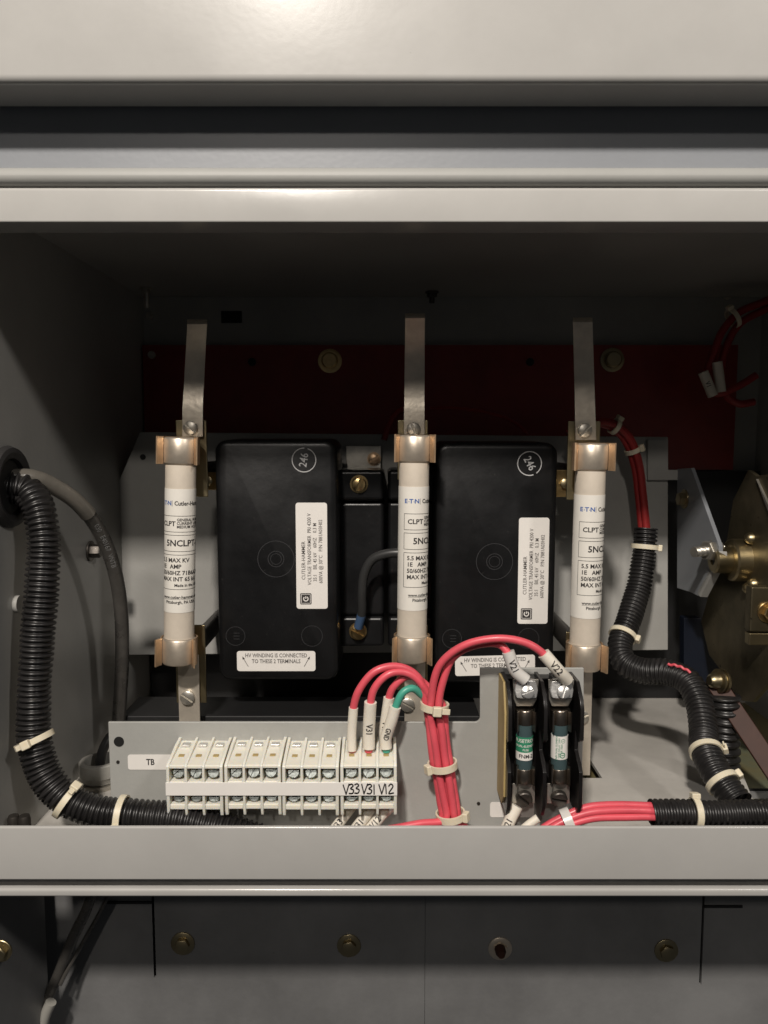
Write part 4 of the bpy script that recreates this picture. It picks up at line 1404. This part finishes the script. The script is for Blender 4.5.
# ================================================================== RIGHT HAND MECHANISM
# gusset standing out from the end of the mounting plate
Xg = PX(676, 520, 1).x
Xg = 0.281
gs = thing('gusset_plate', PX(684, 590, Xg), 'blue grey pointed gusset plate at the right end of mounting plate', 'plate')
poly = [PX(u, v, Xg) for u, v in ((677, 469), (691, 468), (719, 546), (719, 556), (698, 596), (690, 592), (677, 588))]
obj('sheet', G().prism(poly, (0.0035, 0, 0)), 'paint_bluegrey', gs, bevel=0.0004)
obj('flange', G().prism([PX(719, 551, Xg), PX(719, 560, Xg), PX(700, 597, Xg), PX(697, 593, Xg)], (0.006, -0.002, 0)), 'paint_inside', gs, bevel=0.0004)
obj('bolt', hex_bolt(PX(685, 499, Xg), (-1, 0, 0), 0.0065, 0.005, 0.009, 10), 'zinc_yellow', gs)

Xm = 0.306
mc = thing('mechanism_plate', PX(740, 700, Xm), 'olive gold plated steel mechanism plate at the right edge', 'plate')
poly = [PX(u, v, Xm) for u, v in ((724, 556), (733, 500), (748, 470), (756, 476), (800, 470), (800, 690), (768, 684), (752, 702), (738, 700), (722, 672), (709, 655), (701, 622), (708, 596))]
obj('sheet', G().prism(poly, (0.004, 0, 0)), 'mechanism_metal', mc, bevel=0.0005)
obj('bright_edge', G().prism([PX(756, 479, Xm - 0.002), PX(775, 520, Xm - 0.002), PX(775, 530, Xm - 0.002)], (0.002, 0, 0)), 'zinc', mc)
hub = PX(744, 560, Xm)
obj('hub', G().lathe([(0.018, 0), (0.018, 0.011), (0.0165, 0.0125), (0.011, 0.0128)], hub, (-1, 0, 0), n=32), 'zinc_yellow', mc)
obj('pin', G().lathe([(0.0108, 0), (0.0112, 0.001), (0.0112, 0.0125), (0.0098, 0.014), (0.0045, 0.014), (0.0045, 0.010)], hub + Vector((-0.0128, 0, 0)), (-1, 0, 0), n=32), 'zinc_yellow', mc)
for dy, dz in ((-0.012, 0.020), (-0.020, -0.017), (-0.012, -0.022)):
    obj('weld', G().lathe([(0.0050, 0), (0.0046, 0.003), (0.003, 0.005), (0.001, 0.006)], hub + Vector((0, dy, dz)), (-1, 0, 0), n=14), 'zinc_yellow', mc)
# stud with a nut in front of the gusset
st = thing('stud', PX(705, 553, 0.286), 'zinc threaded stud with hex nut beside the gold roller', 'bolt')
pa, pb = P(694, 552, 0.64), P(722, 549, 0.655)
dd = (pb - pa)
def thread(L, a):
    return 0.0042 + 0.0003 * math.sin(2 * math.pi * (L / 0.0012 + a / (2 * math.pi)))
obj('thread', G().sweep([pa.lerp(pb, k / 90) for k in range(91)], thread, 14), 'zinc', st)
obj('nut', G().lathe([(0.0078, 0), (0.0085, 0.0008), (0.0085, 0.0062), (0.0078, 0.007)], pa.lerp(pb, 0.42), dd, n=6), 'zinc', st)
obj('washer', G().lathe([(0.0092, 0), (0.0092, 0.0014)], pa.lerp(pb, 0.74), dd, n=24), 'zinc', st)

bx = thing('mechanism_block', PX(757, 646, 0.30), 'bronze coloured block with a brass bolt at the right edge', 'block')
ybx = 0.598
a, b = P(749, 646, ybx), P(800, 587, ybx)
obj('body', G().box((a.x, ybx, P(749, 632, ybx).z), (b.x, ybx + 0.010, b.z)), 'mechanism_metal', bx, bevel=0.0012)
obj('foot', G().box((a.x + 0.001, ybx + 0.002, a.z), (b.x, ybx + 0.010, P(749, 634, ybx).z)), 'zinc_yellow', bx, bevel=0.0008)
obj('bolt', hex_bolt(P(768, 612, ybx), FRONT, 0.006, 0.005, 0.0085, 10), 'brass', bx)
# blue bracket behind
o = obj('blue_bracket', G().prism([P(u, v, 0.735) for u, v in ((684, 618), (701, 618), (722, 672), (722, 690), (684, 680))], (0, 0.012, 0)), 'blue_paint', bevel=0.0008)
tag(o, 'dark blue bracket behind the bend of right conduit', 'bracket')
# link arm
la = thing('link_arm', P(768, 765, 0.56), 'reddish brown link arm running down to the right edge', 'arm')
p0, p1 = P(716, 683, 0.605), P(782, 782, 0.555)
d = (p1 - p0).normalized()
nrm = Vector((d.z, 0, -d.x)).normalized()
bar = [p0 + nrm * 0.0075 - d * 0.002, p1 + nrm * 0.0075, p1 - nrm * 0.0075, p0 - nrm * 0.0075 - d * 0.002]
obj('bar', G().prism(bar, (0, 0.005, 0)), 'copper_bar', la, bevel=0.0008)
obj('pin', G().lathe([(0.0092, 0), (0.0096, 0.0008), (0.0096, 0.0026), (0.0080, 0.0028), (0.0080, 0.0042), (0.0096, 0.0044), (0.0096, 0.006), (0.0065, 0.0065), (0.0055, 0.012), (0.0035, 0.014)], P(724, 681, 0.604), (-1, -0.25, 0.1), n=28), 'zinc_yellow', la)
# red leads in the upper right corner
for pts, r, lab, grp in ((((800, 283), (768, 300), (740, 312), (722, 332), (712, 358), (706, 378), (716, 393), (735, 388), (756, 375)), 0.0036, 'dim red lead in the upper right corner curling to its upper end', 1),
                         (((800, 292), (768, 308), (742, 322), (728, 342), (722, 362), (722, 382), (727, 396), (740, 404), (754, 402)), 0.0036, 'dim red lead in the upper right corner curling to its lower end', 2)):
    wire('wire', Q(*[(u, v, 0.75 + 0.003 * grp) for u, v in pts]), 'wire_red_shaded', lab, r=r, group='red leads in the upper right corner',
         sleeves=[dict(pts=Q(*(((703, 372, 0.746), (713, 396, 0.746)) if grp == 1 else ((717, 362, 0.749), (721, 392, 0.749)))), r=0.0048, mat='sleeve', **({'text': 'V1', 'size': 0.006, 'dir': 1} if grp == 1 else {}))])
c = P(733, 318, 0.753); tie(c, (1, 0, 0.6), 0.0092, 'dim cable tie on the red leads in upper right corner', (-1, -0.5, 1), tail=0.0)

# ================================================================== LEFT FLOOR
fc = PZ(101, 783, ZF)
bs = thing('conduit_bushing', fc, 'grey plastic ring bushing on the floor left of the bracket', 'bushing')
obj('ring', G().lathe([(0.0115, 0.004), (0.0150, 0.004), (0.0155, 0.008), (0.0165, 0.009), (0.0165, 0.019), (0.0155, 0.020), (0.0125, 0.020), (0.0115, 0.018), (0.0115, 0.004)], fc, n=40, cap=False), 'grey_plastic', bs)
obj('locknut', G().lathe([(0.012, 0.0), (0.0185, 0.0), (0.0185, 0.0035), (0.012, 0.0035), (0.012, 0.0)], fc, n=12, cap=False), 'zinc', bs)
lw = PZ(100, 770, ZF)
wire('wire', [fc + Vector((0.0, 0.0, 0.002)), fc + Vector((0.0, 0.002, 0.022)), fc + Vector((0.006, 0.010, 0.036)), fc + Vector((0.016, 0.024, 0.036)), fc + Vector((0.03, 0.03, 0.02))], 'wire_grey', 'dark wire rising out of the grey bushing', r=0.004)
for i, (u, v, lab) in enumerate(((18, 826, 'dark bolt on the floor at lower left, nearer the conduit bend'), (4, 829, 'dark bolt at the far lower left corner of the floor'))):
    p = PZ(u, v, ZF + 0.028)
    o = obj('floor_bolt', hex_bolt((p.x, 0.492, ZF), (0, 0, 1), 0.0072, 0.007, 0.0095, 20 * i, 0.022), 'dark_metal', origin=(p.x, 0.492, ZF))
    tag(o, lab, 'bolt', 'dark bolts in the lower left corner')
o = obj('wall_bolt', hex_bolt(PX(90, 551, XL + 0.0005), (1, 0, 0), 0.006, 0.008, 0.009, 12), 'dark_metal')
tag(o, 'dull metal bolt on the left wall behind the black cable', 'bolt')
